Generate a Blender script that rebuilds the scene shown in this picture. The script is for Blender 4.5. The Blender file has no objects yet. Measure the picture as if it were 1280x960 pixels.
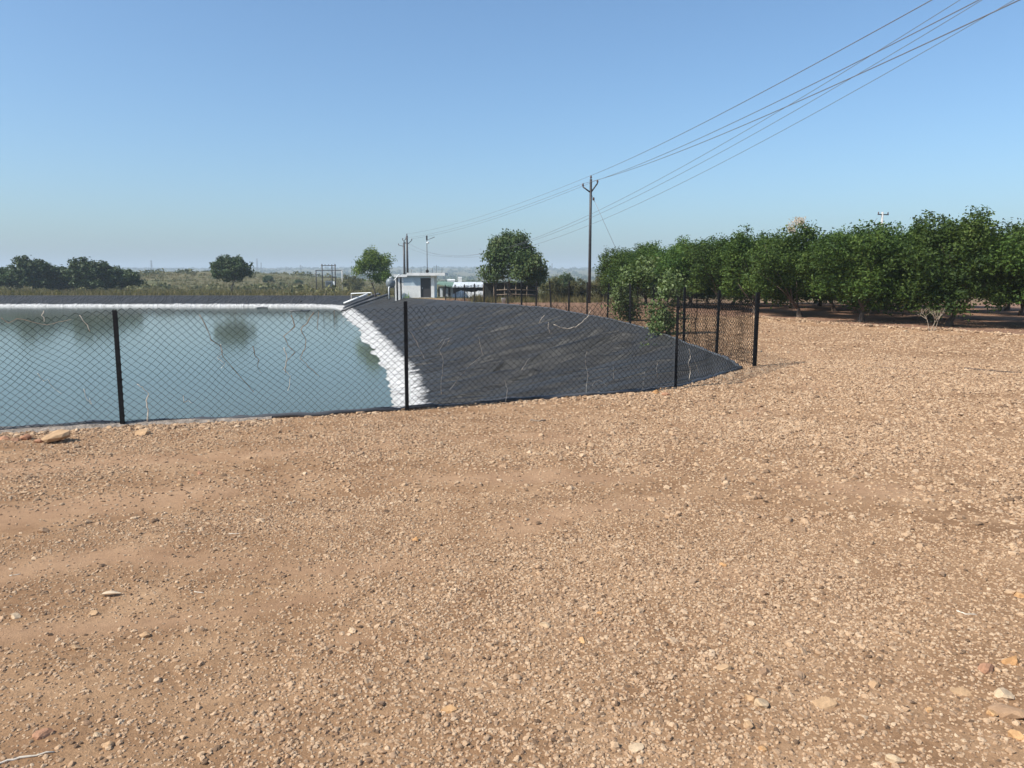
import bpy, bmesh, math, random
import numpy as np
from mathutils import Vector, Matrix, geometry

random.seed(7)
RNG = np.random.default_rng(7)
scene = bpy.context.scene
C = scene.collection

# ------------------------------------------------------------------ camera, sky, sun, exposure
CAM_H = 1.6
PITCH = math.atan(137 / 960)
cam_data = bpy.data.cameras.new('camera')
cam = bpy.data.objects.new('camera', cam_data)
C.objects.link(cam)
cam.location = (0, 0, CAM_H)
cam.rotation_euler = (math.radians(90) - PITCH, 0, 0)
cam_data.sensor_width = 36
cam_data.lens = 36 * 960 / 1280
cam_data.clip_start = 0.05
cam_data.clip_end = 12000
scene.camera = cam

SUN_DIR = Vector((-0.90, -0.44, 0)).normalized()      # horizontal direction towards the sun
SUN_EL = math.radians(46)
world = bpy.data.worlds.new('World')
scene.world = world
world.use_nodes = True
wn = world.node_tree.nodes
bg = wn['Background']
sky = wn.new('ShaderNodeTexSky')
sky.sky_type = 'NISHITA'
sky.sun_disc = False
sky.sun_elevation = SUN_EL
sky.sun_rotation = math.atan2(SUN_DIR.x, SUN_DIR.y)
sky.altitude = 300
sky.air_density = 1.0
sky.dust_density = 2.4
sky.ozone_density = 4.5
tint = wn.new('ShaderNodeMix'); tint.data_type = 'RGBA'; tint.blend_type = 'MULTIPLY'; tint.inputs[0].default_value = 1.0
tint.inputs[7].default_value = (.86, 1.0, 1.03, 1)                     # even tint of the whole sky: the camera's cooler white balance
world.node_tree.links.new(sky.outputs['Color'], tint.inputs[6])
world.node_tree.links.new(tint.outputs[2], bg.inputs['Color'])
bg.inputs['Strength'].default_value = 0.15

sun_data = bpy.data.lights.new('sun', 'SUN')
sun_data.energy = 5.0
sun_data.angle = math.radians(0.53)
sun_data.color = (1.0, 0.95, 0.87)
sun = bpy.data.objects.new('sun', sun_data)
C.objects.link(sun)
sv = Vector((SUN_DIR.x * math.cos(SUN_EL), SUN_DIR.y * math.cos(SUN_EL), math.sin(SUN_EL)))
sun.rotation_euler = sv.to_track_quat('Z', 'Y').to_euler()
sun.location = sv * 60

scene.view_settings.view_transform = 'Standard'
scene.view_settings.look = 'None'
scene.view_settings.exposure = 0.22
scene.view_settings.gamma = 1.0
scene.render.engine = 'CYCLES'
scene.cycles.use_denoising = True
scene.cycles.max_bounces = 6
scene.cycles.diffuse_bounces = 3
scene.cycles.glossy_bounces = 3
scene.cycles.transparent_max_bounces = 8
scene.cycles.volume_bounces = 0

# ------------------------------------------------------------------ helpers
def mesh_np(name, V, F, mats, smooth=False, matidx=None):
    """V (n,3), F (m,k) arrays -> mesh data"""
    V = np.asarray(V, np.float32); F = np.asarray(F, np.int32)
    me = bpy.data.meshes.new(name)
    k = F.shape[1]
    me.vertices.add(len(V)); me.vertices.foreach_set('co', V.ravel())
    me.loops.add(F.size); me.loops.foreach_set('vertex_index', F.ravel())
    me.polygons.add(len(F)); me.polygons.foreach_set('loop_start', np.arange(0, F.size, k, dtype=np.int32))
    if smooth: me.polygons.foreach_set('use_smooth', np.ones(len(F), bool))
    if matidx is not None: me.polygons.foreach_set('material_index', np.asarray(matidx, np.int32))
    for m in (mats if isinstance(mats, (list, tuple)) else [mats]): me.materials.append(m)
    me.update(calc_edges=True); me.validate()
    return me

class MB:
    """collects shapes, builds ONE mesh object"""
    def __init__(s): s.v = []; s.f = []; s.sm = []
    def add(s, vs, fs, smooth=False):
        b = len(s.v); s.v += [tuple(p) for p in vs]
        s.f += [tuple(b + i for i in f) for f in fs]; s.sm += [smooth] * len(fs)
    def box(s, c, d, M=None, bev=0.0):
        x, y, z = d[0] / 2, d[1] / 2, d[2] / 2
        vs = [Vector((sx * x, sy * y, sz * z)) for sx in (-1, 1) for sy in (-1, 1) for sz in (-1, 1)]
        if M is not None: vs = [M @ v for v in vs]
        vs = [v + Vector(c) for v in vs]
        s.add(vs, [(0, 1, 3, 2), (4, 6, 7, 5), (0, 4, 5, 1), (2, 3, 7, 6), (0, 2, 6, 4), (1, 5, 7, 3)])
    def tube(s, pts, r, n=6, cap=True, smooth=True):
        pts = [Vector(p) for p in pts]; m = len(pts)
        rs = r if isinstance(r, (list, tuple)) else [r] * m
        vs = []; up = None
        for i, p in enumerate(pts):
            t = (pts[min(i + 1, m - 1)] - pts[max(i - 1, 0)]).normalized()
            if up is None: up = Vector((0, 0, 1)) if abs(t.z) < 0.9 else Vector((1, 0, 0))
            a = t.cross(up).normalized(); b = a.cross(t).normalized(); up = b
            for k in range(n):
                q = 2 * math.pi * (k + .5) / n
                vs.append(p + (a * math.cos(q) + b * math.sin(q)) * rs[i])
        fs = [(i * n + k, i * n + (k + 1) % n, (i + 1) * n + (k + 1) % n, (i + 1) * n + k) for i in range(m - 1) for k in range(n)]
        if cap: fs += [tuple(range(n - 1, -1, -1)), tuple((m - 1) * n + k for k in range(n))]
        s.add(vs, fs, smooth)
    def lathe(s, prof, c=(0, 0, 0), n=12, smooth=True):
        vs = []; 
        for r, z in prof:
            for k in range(n):
                q = 2 * math.pi * k / n; vs.append((c[0] + r * math.cos(q), c[1] + r * math.sin(q), c[2] + z))
        m = len(prof)
        fs = [(i * n + k, i * n + (k + 1) % n, (i + 1) * n + (k + 1) % n, (i + 1) * n + k) for i in range(m - 1) for k in range(n)]
        fs += [tuple(range(n - 1, -1, -1)), tuple((m - 1) * n + k for k in range(n))]
        s.add(vs, fs, smooth)
    def build(s, name, mat, parent=None, loc=None):
        me = bpy.data.meshes.new(name)
        me.from_pydata(s.v, [], s.f)
        me.polygons.foreach_set('use_smooth', s.sm)
        me.materials.append(mat); me.update()
        return link(name, me, parent, loc)

def link(name, data, parent=None, loc=None):
    o = bpy.data.objects.new(name, data); C.objects.link(o)
    if parent: o.parent = parent
    if loc is not None: o.location = loc
    return o
def tag(o, label=None, cat=None, group=None, kind=None):
    if label: o['label'] = label
    if cat: o['category'] = cat
    if group: o['group'] = group
    if kind: o['kind'] = kind
    return o
def empty(name, loc=(0, 0, 0), rz=0, label=None, cat=None, group=None):
    o = bpy.data.objects.new(name, None); C.objects.link(o)
    o.location = loc; o.rotation_euler = (0, 0, rz); o.empty_display_size = 0.2
    return tag(o, label, cat, group)

# value noise
_T = np.random.default_rng(3).random((256, 256))
def vnoise(x, y):
    x = np.asarray(x, float); y = np.asarray(y, float)
    xi = np.floor(x).astype(int); yi = np.floor(y).astype(int); fx = x - xi; fy = y - yi
    fx = fx * fx * (3 - 2 * fx); fy = fy * fy * (3 - 2 * fy)
    a = _T[xi & 255, yi & 255]; b = _T[(xi + 1) & 255, yi & 255]; c = _T[xi & 255, (yi + 1) & 255]; d = _T[(xi + 1) & 255, (yi + 1) & 255]
    return (a + (b - a) * fx) * (1 - fy) + (c + (d - c) * fx) * fy
def fbm(x, y, o=4):
    s = 0; a = .5
    for i in range(o):
        s = s + a * vnoise(np.asarray(x) * 2 ** i + 17.3 * i, np.asarray(y) * 2 ** i + 9.1 * i); a *= .5
    return s / (1 - .5 ** o)
def sstep(a, b, x):
    t = np.clip((np.asarray(x, float) - a) / (b - a), 0, 1); return t * t * (3 - 2 * t)

# ------------------------------------------------------------------ terrain heights
PY = [-400, 36, 44, 51, 57, 80, 103, 150, 250, 600, 2000, 4200]
PZ = [0, 0, -.10, -.27, -.42, -.80, -1.19, -2.0, -3.0, -4.5, -6, -9]
BERM = [(26, 17.5), (13.4, 19.4), (11.0, 22.2), (9.8, 25.5), (8.6, 28.5)]      # loose soil ridge along the orchard's edge
def seg_dist(x, y, pts):
    d = np.full(np.shape(x), 1e9)
    for (x0, y0), (x1, y1) in zip(pts[:-1], pts[1:]):
        dx, dy = x1 - x0, y1 - y0
        t = np.clip(((x - x0) * dx + (y - y0) * dy) / (dx * dx + dy * dy), 0, 1)
        d = np.minimum(d, np.hypot(x - x0 - t * dx, y - y0 - t * dy))
    return d
def G(x, y):
    x = np.asarray(x, float); y = np.asarray(y, float)
    z = np.interp(y, PY, PZ)
    z = z + 5.6 * np.exp(-(((x + 105) / 62) ** 2 + ((y - 265) / 70) ** 2))          # scrub slope beyond the pond
    far = sstep(900, 2600, y)
    z = z + far * (16 + 22 * fbm(x / 900 + 5, y / 1500, 3) )
    z = z + .09 * np.exp(-(seg_dist(x, y, BERM) / .35) ** 2) * (.5 + fbm(x * 1.2, y * 1.2, 2))
    near = 1 - sstep(25, 60, np.hypot(x, y))
    z = z + near * (.05 * (fbm(x * .45 + 40, y * .45 + 40, 3) - .5) + .022 * (fbm(x * 2.1 + 3, y * 2.1, 3) - .5))
    return z
def g1(x, y): return float(G(np.array([x]), np.array([y]))[0])
CP, SP = math.cos(PITCH), math.sin(PITCH)
def ray(px, py):
    dx = (px - 640) / 960; u = (480 - py) / 960
    return np.array([dx, CP + SP * u, u * CP - SP])
def ground(px, py):
    """photo pixel -> point on the terrain"""
    d = ray(px, py); lo, hi = 0.5, 3000.0
    for _ in range(3):
        t = np.geomspace(lo, hi, 400); p = d[None, :] * t[:, None]
        k = int(np.argmax(CAM_H + p[:, 2] - G(p[:, 0], p[:, 1]) < 0)); k = max(k, 1)
        lo, hi = t[k - 1], t[k]
    p = d * hi
    return Vector((p[0], p[1], g1(p[0], p[1])))
def at(px, py, Y):
    """photo pixel at a known distance Y"""
    d = ray(px, py); d = d / d[1] * Y
    return Vector((d[0], Y, CAM_H + d[2]))

# ------------------------------------------------------------------ materials
def new_mat(name):
    m = bpy.data.materials.new(name); m.use_nodes = True
    return m, m.node_tree.nodes, m.node_tree.links, m.node_tree.nodes['Principled BSDF']
def ramp(n, cols, pos=None):
    r = n.new('ShaderNodeValToRGB'); e = r.color_ramp.elements
    while len(e) < len(cols): e.new(.5)
    for i, c in enumerate(cols):
        e[i].position = pos[i] if pos else i / (len(cols) - 1); e[i].color = (*c, 1)
    return r
def noise_tex(n, l, scale, detail=4, rough=.6, coord=None, dist=0):
    t = n.new('ShaderNodeTexNoise'); t.inputs['Scale'].default_value = scale; t.inputs['Detail'].default_value = detail
    t.inputs['Roughness'].default_value = rough; t.inputs['Distortion'].default_value = dist
    if coord is not None: l.new(coord, t.inputs['Vector'])
    return t
def mix(n, l, fac, a, b, typ='MIX'):
    m = n.new('ShaderNodeMix'); m.data_type = 'RGBA'; m.blend_type = typ
    for s, v in ((m.inputs[0], fac), (m.inputs[6], a), (m.inputs[7], b)):
        if isinstance(v, (int, float)): s.default_value = v
        elif isinstance(v, tuple): s.default_value = (*v, 1)
        else: l.new(v, s)
    return m.outputs[2]
def math_n(n, l, op, a, b=None, clamp=False):
    m = n.new('ShaderNodeMath'); m.operation = op; m.use_clamp = clamp
    for s, v in ((m.inputs[0], a), (m.inputs[1], b)):
        if v is None: continue
        if isinstance(v, (int, float)): s.default_value = v
        else: l.new(v, s)
    return m.outputs[0]
def bump(n, l, h, strength, dist, normal=None):
    b = n.new('ShaderNodeBump'); b.inputs['Strength'].default_value = strength; b.inputs['Distance'].default_value = dist
    l.new(h, b.inputs['Height'])
    if normal is not None: l.new(normal, b.inputs['Normal'])
    return b.outputs['Normal']
def simple(name, col, rough=.6, metal=0, var=.25, scale=6, bumpd=0, bscale=40, coord='Object', spec=.5):
    m, n, l, p = new_mat(name)
    tc = n.new('ShaderNodeTexCoord')
    nt = noise_tex(n, l, scale, 5, .65, tc.outputs[coord])
    lo = tuple(c * (1 - var) for c in col); hi = tuple(min(1, c * (1 + var)) for c in col)
    r = ramp(n, [lo, hi], [.3, .7]); l.new(nt.outputs[0], r.inputs[0]); l.new(r.outputs[0], p.inputs['Base Color'])
    p.inputs['Roughness'].default_value = rough; p.inputs['Metallic'].default_value = metal
    p.inputs['Specular IOR Level'].default_value = spec
    if bumpd:
        nb = noise_tex(n, l, bscale, 4, .6, tc.outputs[coord]); l.new(bump(n, l, nb.outputs[0], .8, bumpd), p.inputs['Normal'])
    return m
def leaf_mat(name, cols, trans=.25, rough=.5):
    m, n, l, p = new_mat(name)
    a = n.new('ShaderNodeAttribute'); a.attribute_name = 'leafv'
    oi = n.new('ShaderNodeObjectInfo')
    r = ramp(n, cols); l.new(a.outputs['Fac'], r.inputs[0])
    hs = n.new('ShaderNodeHueSaturation'); l.new(r.outputs[0], hs.inputs['Color'])
    l.new(math_n(n, l, 'ADD', math_n(n, l, 'MULTIPLY', oi.outputs['Random'], .35), .82), hs.inputs['Value'])
    l.new(math_n(n, l, 'ADD', math_n(n, l, 'MULTIPLY', oi.outputs['Random'], .02), .49), hs.inputs['Hue'])
    l.new(hs.outputs[0], p.inputs['Base Color']); p.inputs['Roughness'].default_value = rough
    p.inputs['Specular IOR Level'].default_value = .2
    t = n.new('ShaderNodeBsdfTranslucent'); l.new(mix(n, l, 1, hs.outputs[0], (1.0, 1.0, .45), 'MULTIPLY'), t.inputs['Color'])
    ms = n.new('ShaderNodeMixShader'); ms.inputs[0].default_value = trans
    l.new(p.outputs[0], ms.inputs[1]); l.new(t.outputs[0], ms.inputs[2])
    l.new(ms.outputs[0], n['Material Output'].inputs['Surface'])
    return m

# --- ground
def ground_material():
    m, n, l, p = new_mat('ground_dirt_and_gravel')
    geo = n.new('ShaderNodeNewGeometry'); pos = geo.outputs['Position']
    at_ = n.new('ShaderNodeAttribute'); at_.attribute_name = 'zone'
    sep = n.new('ShaderNodeSeparateColor'); l.new(at_.outputs['Color'], sep.inputs[0])
    soil, grass, smooth = sep.outputs
    big = noise_tex(n, l, .35, 5, .6, pos); mid = noise_tex(n, l, 2.3, 5, .65, pos); fine = noise_tex(n, l, 28, 6, .75, pos); grit = noise_tex(n, l, 120, 3, .7, pos)
    dirt = ramp(n, [(.235, .132, .068), (.32, .192, .104), (.42, .266, .152)], [.3, .5, .72]); l.new(mid.outputs[0], dirt.inputs[0])  # dirt colour, darkened to carry the shade in gaps between pebbles
    fr = ramp(n, [(.55, .54, .53), (1, 1, 1), (1.25, 1.22, 1.2)], [.28, .5, .75]); l.new(fine.outputs[0], fr.inputs[0])
    base = mix(n, l, .75, dirt.outputs[0], fr.outputs[0], 'MULTIPLY')
    gr = ramp(n, [(.7, .68, .66), (1, 1, 1), (1.2, 1.2, 1.2)], [.3, .5, .7]); l.new(grit.outputs[0], gr.inputs[0])
    base = mix(n, l, .5, base, gr.outputs[0], 'MULTIPLY')
    bgm = ramp(n, [(.86, .82, .78), (1.08, 1.08, 1.08)], [.3, .7]); l.new(big.outputs[0], bgm.inputs[0])
    base = mix(n, l, .8, base, bgm.outputs[0], 'MULTIPLY')
    red = mix(n, l, math_n(n, l, 'MULTIPLY', smooth, .5), base, mix(n, l, .35, (.45, .275, .165), base))
    so = ramp(n, [(.17, .095, .06), (.27, .155, .10), (.36, .22, .145)], [.3, .5, .75]); l.new(mid.outputs[0], so.inputs[0])
    socol = mix(n, l, .7, so.outputs[0], fr.outputs[0], 'MULTIPLY')
    c = mix(n, l, soil, red, socol)
    gn = noise_tex(n, l, .045, 6, .65, pos)
    gs = ramp(n, [(.075, .078, .030), (.15, .125, .06), (.095, .097, .036), (.20, .155, .085)], [.3, .45, .56, .7]); l.new(gn.outputs[0], gs.inputs[0])
    c = mix(n, l, grass, c, mix(n, l, .5, gs.outputs[0], fr.outputs[0], 'MULTIPLY'))
    l.new(c, p.inputs['Base Color']); p.inputs['Roughness'].default_value = .95; p.inputs['Specular IOR Level'].default_value = .15
    n1 = bump(n, l, fine.outputs[0], .5, .012)
    n2 = bump(n, l, grit.outputs[0], .8, .006, n1)
    l.new(n2, p.inputs['Normal'])
    return m
def stone_material(name, cols, instanced=True):
    m, n, l, p = new_mat(name)
    oi = n.new('ShaderNodeObjectInfo'); tc = n.new('ShaderNodeTexCoord')
    r = ramp(n, cols); l.new(oi.outputs['Random'], r.inputs[0])
    nt = noise_tex(n, l, 3.0 if instanced else 18, 4, .7, tc.outputs['Object'])
    r2 = ramp(n, [(.7, .68, .66), (1.15, 1.15, 1.15)], [.3, .7]); l.new(nt.outputs[0], r2.inputs[0])
    l.new(mix(n, l, .8, r.outputs[0], r2.outputs[0], 'MULTIPLY'), p.inputs['Base Color'])
    p.inputs['Roughness'].default_value = .88; p.inputs['Specular IOR Level'].default_value = .25
    if not instanced:
        nb = noise_tex(n, l, 60, 5, .7, tc.outputs['Object']); l.new(bump(n, l, nb.outputs[0], .7, .006), p.inputs['Normal'])
    return m
def liner_material():
    m, n, l, p = new_mat('black_pond_liner')
    geo = n.new('ShaderNodeNewGeometry'); pos = geo.outputs['Position']
    sx = n.new('ShaderNodeSeparateXYZ'); l.new(pos, sx.inputs[0])
    big = noise_tex(n, l, .6, 5, .6, pos); fine = noise_tex(n, l, 14, 5, .7, pos)
    dust = ramp(n, [(.029, .0278, .0262), (.036, .0343, .0322), (.046, .0435, .0405)], [.3, .5, .75]); l.new(big.outputs[0], dust.inputs[0])
    fr = ramp(n, [(.75, .75, .75), (1.2, 1.2, 1.2)], [.3, .7]); l.new(fine.outputs[0], fr.inputs[0])
    black = mix(n, l, .7, dust.outputs[0], fr.outputs[0], 'MULTIPLY')
    # white mineral crust left by the falling water level
    at_ = n.new('ShaderNodeAttribute'); at_.attribute_name = 'crust'
    wn_ = noise_tex(n, l, 3.2, 5, .7, pos); wm = noise_tex(n, l, .5, 3, .6, pos)
    k = math_n(n, l, 'ADD', at_.outputs['Fac'], math_n(n, l, 'MULTIPLY', math_n(n, l, 'SUBTRACT', wn_.outputs[0], .5), .45))
    k = math_n(n, l, 'ADD', k, math_n(n, l, 'MULTIPLY', math_n(n, l, 'SUBTRACT', wm.outputs[0], .5), .25))
    kr = ramp(n, [(0, 0, 0), (.55, .55, .55), (1, 1, 1)], [.42, .52, .66]); l.new(k, kr.inputs[0])
    sa = n.new('ShaderNodeAttribute'); sa.attribute_name = 'slope'
    mp = n.new('ShaderNodeMapping'); mp.inputs['Scale'].default_value = (.8, .5, 1); l.new(sa.outputs['Vector'], mp.inputs['Vector'])
    st = noise_tex(n, l, 2.6, 5, .6, mp.outputs[0], .3)
    k = math_n(n, l, 'ADD', k, math_n(n, l, 'MULTIPLY', math_n(n, l, 'SUBTRACT', st.outputs[0], .52), .4)); l.new(k, kr.inputs[0])
    wc = ramp(n, [(.19, .175, .155), (.46, .445, .42), (.64, .625, .60)], [.38, .48, .60]); l.new(mix(n, l, .5, st.outputs[0], fine.outputs[0]), wc.inputs[0])
    c = mix(n, l, kr.outputs[0], black, wc.outputs[0])
    # olive algae stain right at the waterline and below
    al = ramp(n, [(1, 1, 1), (0, 0, 0)], [.0, 1.0])
    mr = n.new('ShaderNodeMapRange'); l.new(sx.outputs[2], mr.inputs[0]); mr.inputs[1].default_value = -2.62; mr.inputs[2].default_value = -2.47; l.new(mr.outputs[0], al.inputs[0])
    c = mix(n, l, al.outputs[0], c, (.10, .10, .06))
    l.new(c, p.inputs['Base Color'])
    rr = math_n(n, l, 'ADD', math_n(n, l, 'MULTIPLY', kr.outputs[0], .4), .5); l.new(rr, p.inputs['Roughness'])
    p.inputs['Specular IOR Level'].default_value = .13
    mc = n.new('ShaderNodeMapping'); mc.inputs['Scale'].default_value = (1.0, .16, 1); mc.inputs['Rotation'].default_value = (0, 0, .35); l.new(sa.outputs['Vector'], mc.inputs['Vector'])
    cn = noise_tex(n, l, 1.1, 3, .5, mc.outputs[0], .8)
    ridge = math_n(n, l, 'POWER', math_n(n, l, 'SUBTRACT', 1.0, math_n(n, l, 'MULTIPLY', math_n(n, l, 'ABSOLUTE', math_n(n, l, 'SUBTRACT', cn.outputs[0], .5)), 5.0), True), 3.0)
    l.new(bump(n, l, fine.outputs[0], .3, .02, bump(n, l, ridge, .9, .10)), p.inputs['Normal'])
    return m
def water_material():
    m, n, l, p = new_mat('pond_water')
    geo = n.new('ShaderNodeNewGeometry'); pos = geo.outputs['Position']
    big = noise_tex(n, l, .05, 3, .5, pos)
    r = ramp(n, [(.088, .106, .076), (.106, .124, .090)], [.35, .65]); l.new(big.outputs[0], r.inputs[0])
    l.new(r.outputs[0], p.inputs['Base Color'])
    p.inputs['Roughness'].default_value = .09; p.inputs['IOR'].default_value = 1.33; p.inputs['Specular IOR Level'].default_value = .20
    mp = n.new('ShaderNodeMapping'); l.new(pos, mp.inputs['Vector']); mp.inputs['Scale'].default_value = (1, 1.0, 1)
    w1 = noise_tex(n, l, 2.2, 4, .55, mp.outputs[0]); w2 = noise_tex(n, l, .35, 2, .5, mp.outputs[0])
    n1 = bump(n, l, w1.outputs[0], .12, .02); n2 = bump(n, l, w2.outputs[0], .10, .05, n1)
    l.new(n2, p.inputs['Normal'])
    return m

M = {}
M['ground'] = ground_material()
M['liner'] = liner_material()
M['water'] = water_material()
M['gravel'] = stone_material('gravel', [(.12, .074, .044), (.37, .238, .142), (.48, .325, .198), (.41, .258, .150), (.53, .375, .238), (.24, .142, .082), (.57, .415, .272)])
M['stone_tan'] = stone_material('stone_tan', [(.42, .26, .14), (.49, .32, .18)], False)
M['stone_orange'] = stone_material('stone_orange', [(.52, .28, .12), (.55, .33, .16)], False)
M['stone_brown'] = stone_material('stone_brown', [(.33, .20, .115), (.40, .255, .15)], False)
M['stone_pale'] = stone_material('stone_pale', [(.52, .37, .225), (.58, .43, .28)], False)
M['stone_red'] = stone_material('stone_red', [(.38, .19, .11), (.44, .24, .14)], False)
M['black_paint'] = simple('black_post_paint', (.007, .007, .008), .6, 0, .4, 20, spec=.2)
M['wire'] = simple('black_coated_wire', (.006, .0065, .007), .65, 0, .3, 30, spec=.15)
M['rust_post'] = simple('weathered_dark_post', (.016, .014, .013), .7, 0, .4, 14, spec=.2)
M['dry_stalk'] = simple('dry_straw', (.58, .50, .40), .8, 0, .3, 30)
M['dead_leaf'] = simple('dead_leaf', (.66, .50, .33), .8, 0, .2, 40)
M['dry_brown'] = simple('dry_brown_twig', (.22, .16, .11), .85, 0, .3, 30)
M['bark'] = simple('bark', (.105, .075, .055), .9, 0, .4, 12, .01, 60)
M['bark_pale'] = simple('pale_bark', (.32, .25, .185), .9, 0, .3, 12, .01, 60)
M['white_wall'] = simple('white_painted_wall', (.70, .69, .66), .85, 0, .16, 1.6)
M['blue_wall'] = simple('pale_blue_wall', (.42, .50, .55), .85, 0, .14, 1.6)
M['concrete'] = simple('grey_concrete', (.34, .31, .27), .9, 0, .35, 7, .012, 40)
M['silt'] = simple('grey_silt', (.25, .205, .165), .95, 0, .55, 14, .04, 26)
M['dark_door'] = simple('dark_steel_door', (.028, .026, .026), .6, 0, .2, 4)
M['galv'] = simple('galvanised_sheet', (.56, .58, .58), .6, 0, .12, 3)
M['green_sheet'] = simple('green_sheet', (.16, .24, .17), .6, 0, .2, 3)
M['shade_cloth'] = simple('dark_shade_cloth', (.04, .045, .04), .9, 0, .3, 3)
M['tarp'] = simple('white_tarpaulin', (.66, .66, .63), .6, 0, .1, 3)
M['pole_steel'] = simple('dark_steel_pole', (.045, .038, .035), .5, .3, .3, 8)
M['pole_pale'] = simple('pale_concrete_pole', (.46, .44, .41), .85, 0, .15, 8)
M['insulator'] = simple('brown_insulator', (.10, .05, .035), .25, 0, .2, 8)
M['wire_alu'] = simple('aluminium_conductor', (.22, .23, .25), .5, .4, .1, 2)
M['hdpe'] = simple('grey_black_pipe', (.07, .07, .072), .45, 0, .25, 4)
M['pvc'] = simple('white_pvc_pipe', (.75, .75, .73), .5, 0, .06, 4)
M['transformer'] = simple('grey_transformer_paint', (.16, .18, .19), .5, .2, .2, 5)
M['tower'] = simple('galvanised_lattice', (.20, .21, .22), .5, .3, .1, 2)
M['leaf_orchard'] = leaf_mat('orchard_leaves', [(.018, .038, .009), (.038, .072, .014), (.074, .122, .021), (.16, .215, .05)], .24, .6)
M['leaf_tree'] = leaf_mat('tree_leaves', [(.028, .052, .017), (.054, .088, .027), (.088, .128, .04), (.15, .15, .065)], .22, .55)
M['leaf_bright'] = leaf_mat('bright_tree_leaves', [(.045, .085, .018), (.09, .15, .026), (.15, .21, .04), (.22, .26, .06)], .3, .5)
M['leaf_dark'] = leaf_mat('dark_tree_leaves', [(.024, .046, .016), (.046, .08, .026), (.07, .105, .035), (.10, .12, .05)], .2, .5)
M['leaf_pale'] = leaf_mat('sapling_leaves', [(.05, .085, .026), (.10, .145, .045), (.16, .21, .08), (.27, .31, .16)], .3, .45)
M['leaf_scrub'] = leaf_mat('scrub_leaves', [(.05, .06, .022), (.095, .10, .038), (.15, .14, .06), (.22, .19, .10)], .2, .7)
M['leaf_dead'] = leaf_mat('dead_leaves', [(.30, .22, .16), (.40, .30, .23), (.48, .38, .30), (.52, .44, .36)], .2, .8)
M['grass'] = leaf_mat('dry_grass', [(.09, .085, .034), (.165, .14, .064), (.25, .20, .10), (.11, .115, .04)], .3, .8)
M['weed'] = leaf_mat('green_grass', [(.09, .17, .03), (.16, .26, .05), (.22, .32, .08), (.28, .36, .12)], .3, .6)

# ------------------------------------------------------------------ pond outline (rim at ground level, waterline 2.5 m below the camera-side rim)
WATER_Z = -2.5
near_px = [(0, 538), (90, 534), (180, 529.5), (260, 527), (340, 523), (420, 518.5), (485, 514), (540, 509.5), (600, 504.5), (670, 499.5), (740, 495), (800, 489.5), (845, 484.5), (880, 475.5), (926, 461.5)]
NEAR = [ground(*p).xy for p in near_px]
# (rim point, matching waterline point) going round the pond: left end, near bank, right bank, far bank
PAIRS = [((-104, 60), (-98, 60)), ((-92, 28), (-87, 34)), ((-60, 8), (-58, 16)), ((-30, 3.5), (-30.5, 12.0)), ((-14, 5.2), (-15.5, 13.2))]
nw = [(-9 + 0.0, 14.4), (-8.6, 14.6), (-8.0, 14.8), (-7.4, 15.1), (-6.8, 15.4), (-6.2, 15.8), (-5.7, 16.1), (-5.3, 16.4), (-4.9, 16.8), (-4.5, 17.2), (-4.1, 17.6), (-3.8, 18.1), (-3.6, 18.5), (-3.4, 19.0), (-3.2, 19.6)]
for a, b in zip(NEAR, nw): PAIRS.append(((a.x, a.y), b))
PAIRS += [((4.10, 14.6), (-3.25, 20.4)), ((4.08, 16.5), (-3.45, 21.9)), ((4.06, 19), (-3.75, 23.8)), ((4.0, 22), (-4.15, 25.8)), ((3.76, 25.5), (-4.6, 28.2)), ((3.4, 28.5), (-5.05, 30.5)),
          ((2.87, 31), (-5.5, 32.8)), ((2.3, 33.5), (-6.1, 35.3)), ((1.72, 37), (-7.0, 38.8)), ((.4, 41.5), (-8.0, 43.2)), ((-.9, 46), (-9.2, 47.8)), ((-2.6, 53), (-11.2, 55.5)), ((-4.5, 61), (-13.3, 64)),
          ((-7.6, 71), (-16.2, 74.5)), ((-12.0, 82), (-19.0, 86)), ((-15.5, 92), (-21.3, 93.5)), ((-20.5, 101.5), (-23.4, 97.5)), ((-27, 103.4), (-27, 99.4)),
          ((-45, 103.2), (-45, 99.5)), ((-70, 103.2), (-70, 99.5)), ((-98, 103.2), (-96, 99.5)), ((-104, 96), (-99, 95))]
rim_raw = np.array([p[0] for p in PAIRS], float); wat_raw = np.array([p[1] for p in PAIRS], float)
# resample along the rim: fine where the photograph sees it
seg = np.hypot(*np.diff(np.vstack([rim_raw, rim_raw[:1]]), axis=0).T)
S = np.concatenate([[0], np.cumsum(seg)])
def closed(a): return np.vstack([a, a[:1]])
s_out = []
rc = closed(rim_raw)
for i in range(len(seg)):
    mx, my = (rc[i] + rc[i + 1]) / 2
    vis = (-8 < mx and my < 60 and my > 5)
    step = .07 if vis and my < 36 else (.16 if mx > -25 and my < 104 else .45 if my > 95 else 2.0)
    nseg = max(1, int(math.ceil(seg[i] / step)))
    s_out += list(S[i] + np.arange(nseg) / nseg * seg[i])
s_out = np.array(s_out)
rim = np.stack([np.interp(s_out, S, rc[:, k]) for k in (0, 1)], 1)
wat = np.stack([np.interp(s_out, S, closed(wat_raw)[:, k]) for k in (0, 1)], 1)
def smooth_closed(a, it, mask):
    for _ in range(it):
        b = (np.roll(a, 1, 0) + a * 2 + np.roll(a, -1, 0)) / 4
        a = np.where(mask[:, None], b, a)
    return a
corner = np.hypot(rim[:, 0] - NEAR[-1].x, rim[:, 1] - NEAR[-1].y) < .25
rim = smooth_closed(rim, 14, ~corner); wat = smooth_closed(wat, 60, np.ones(len(wat), bool))
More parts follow.
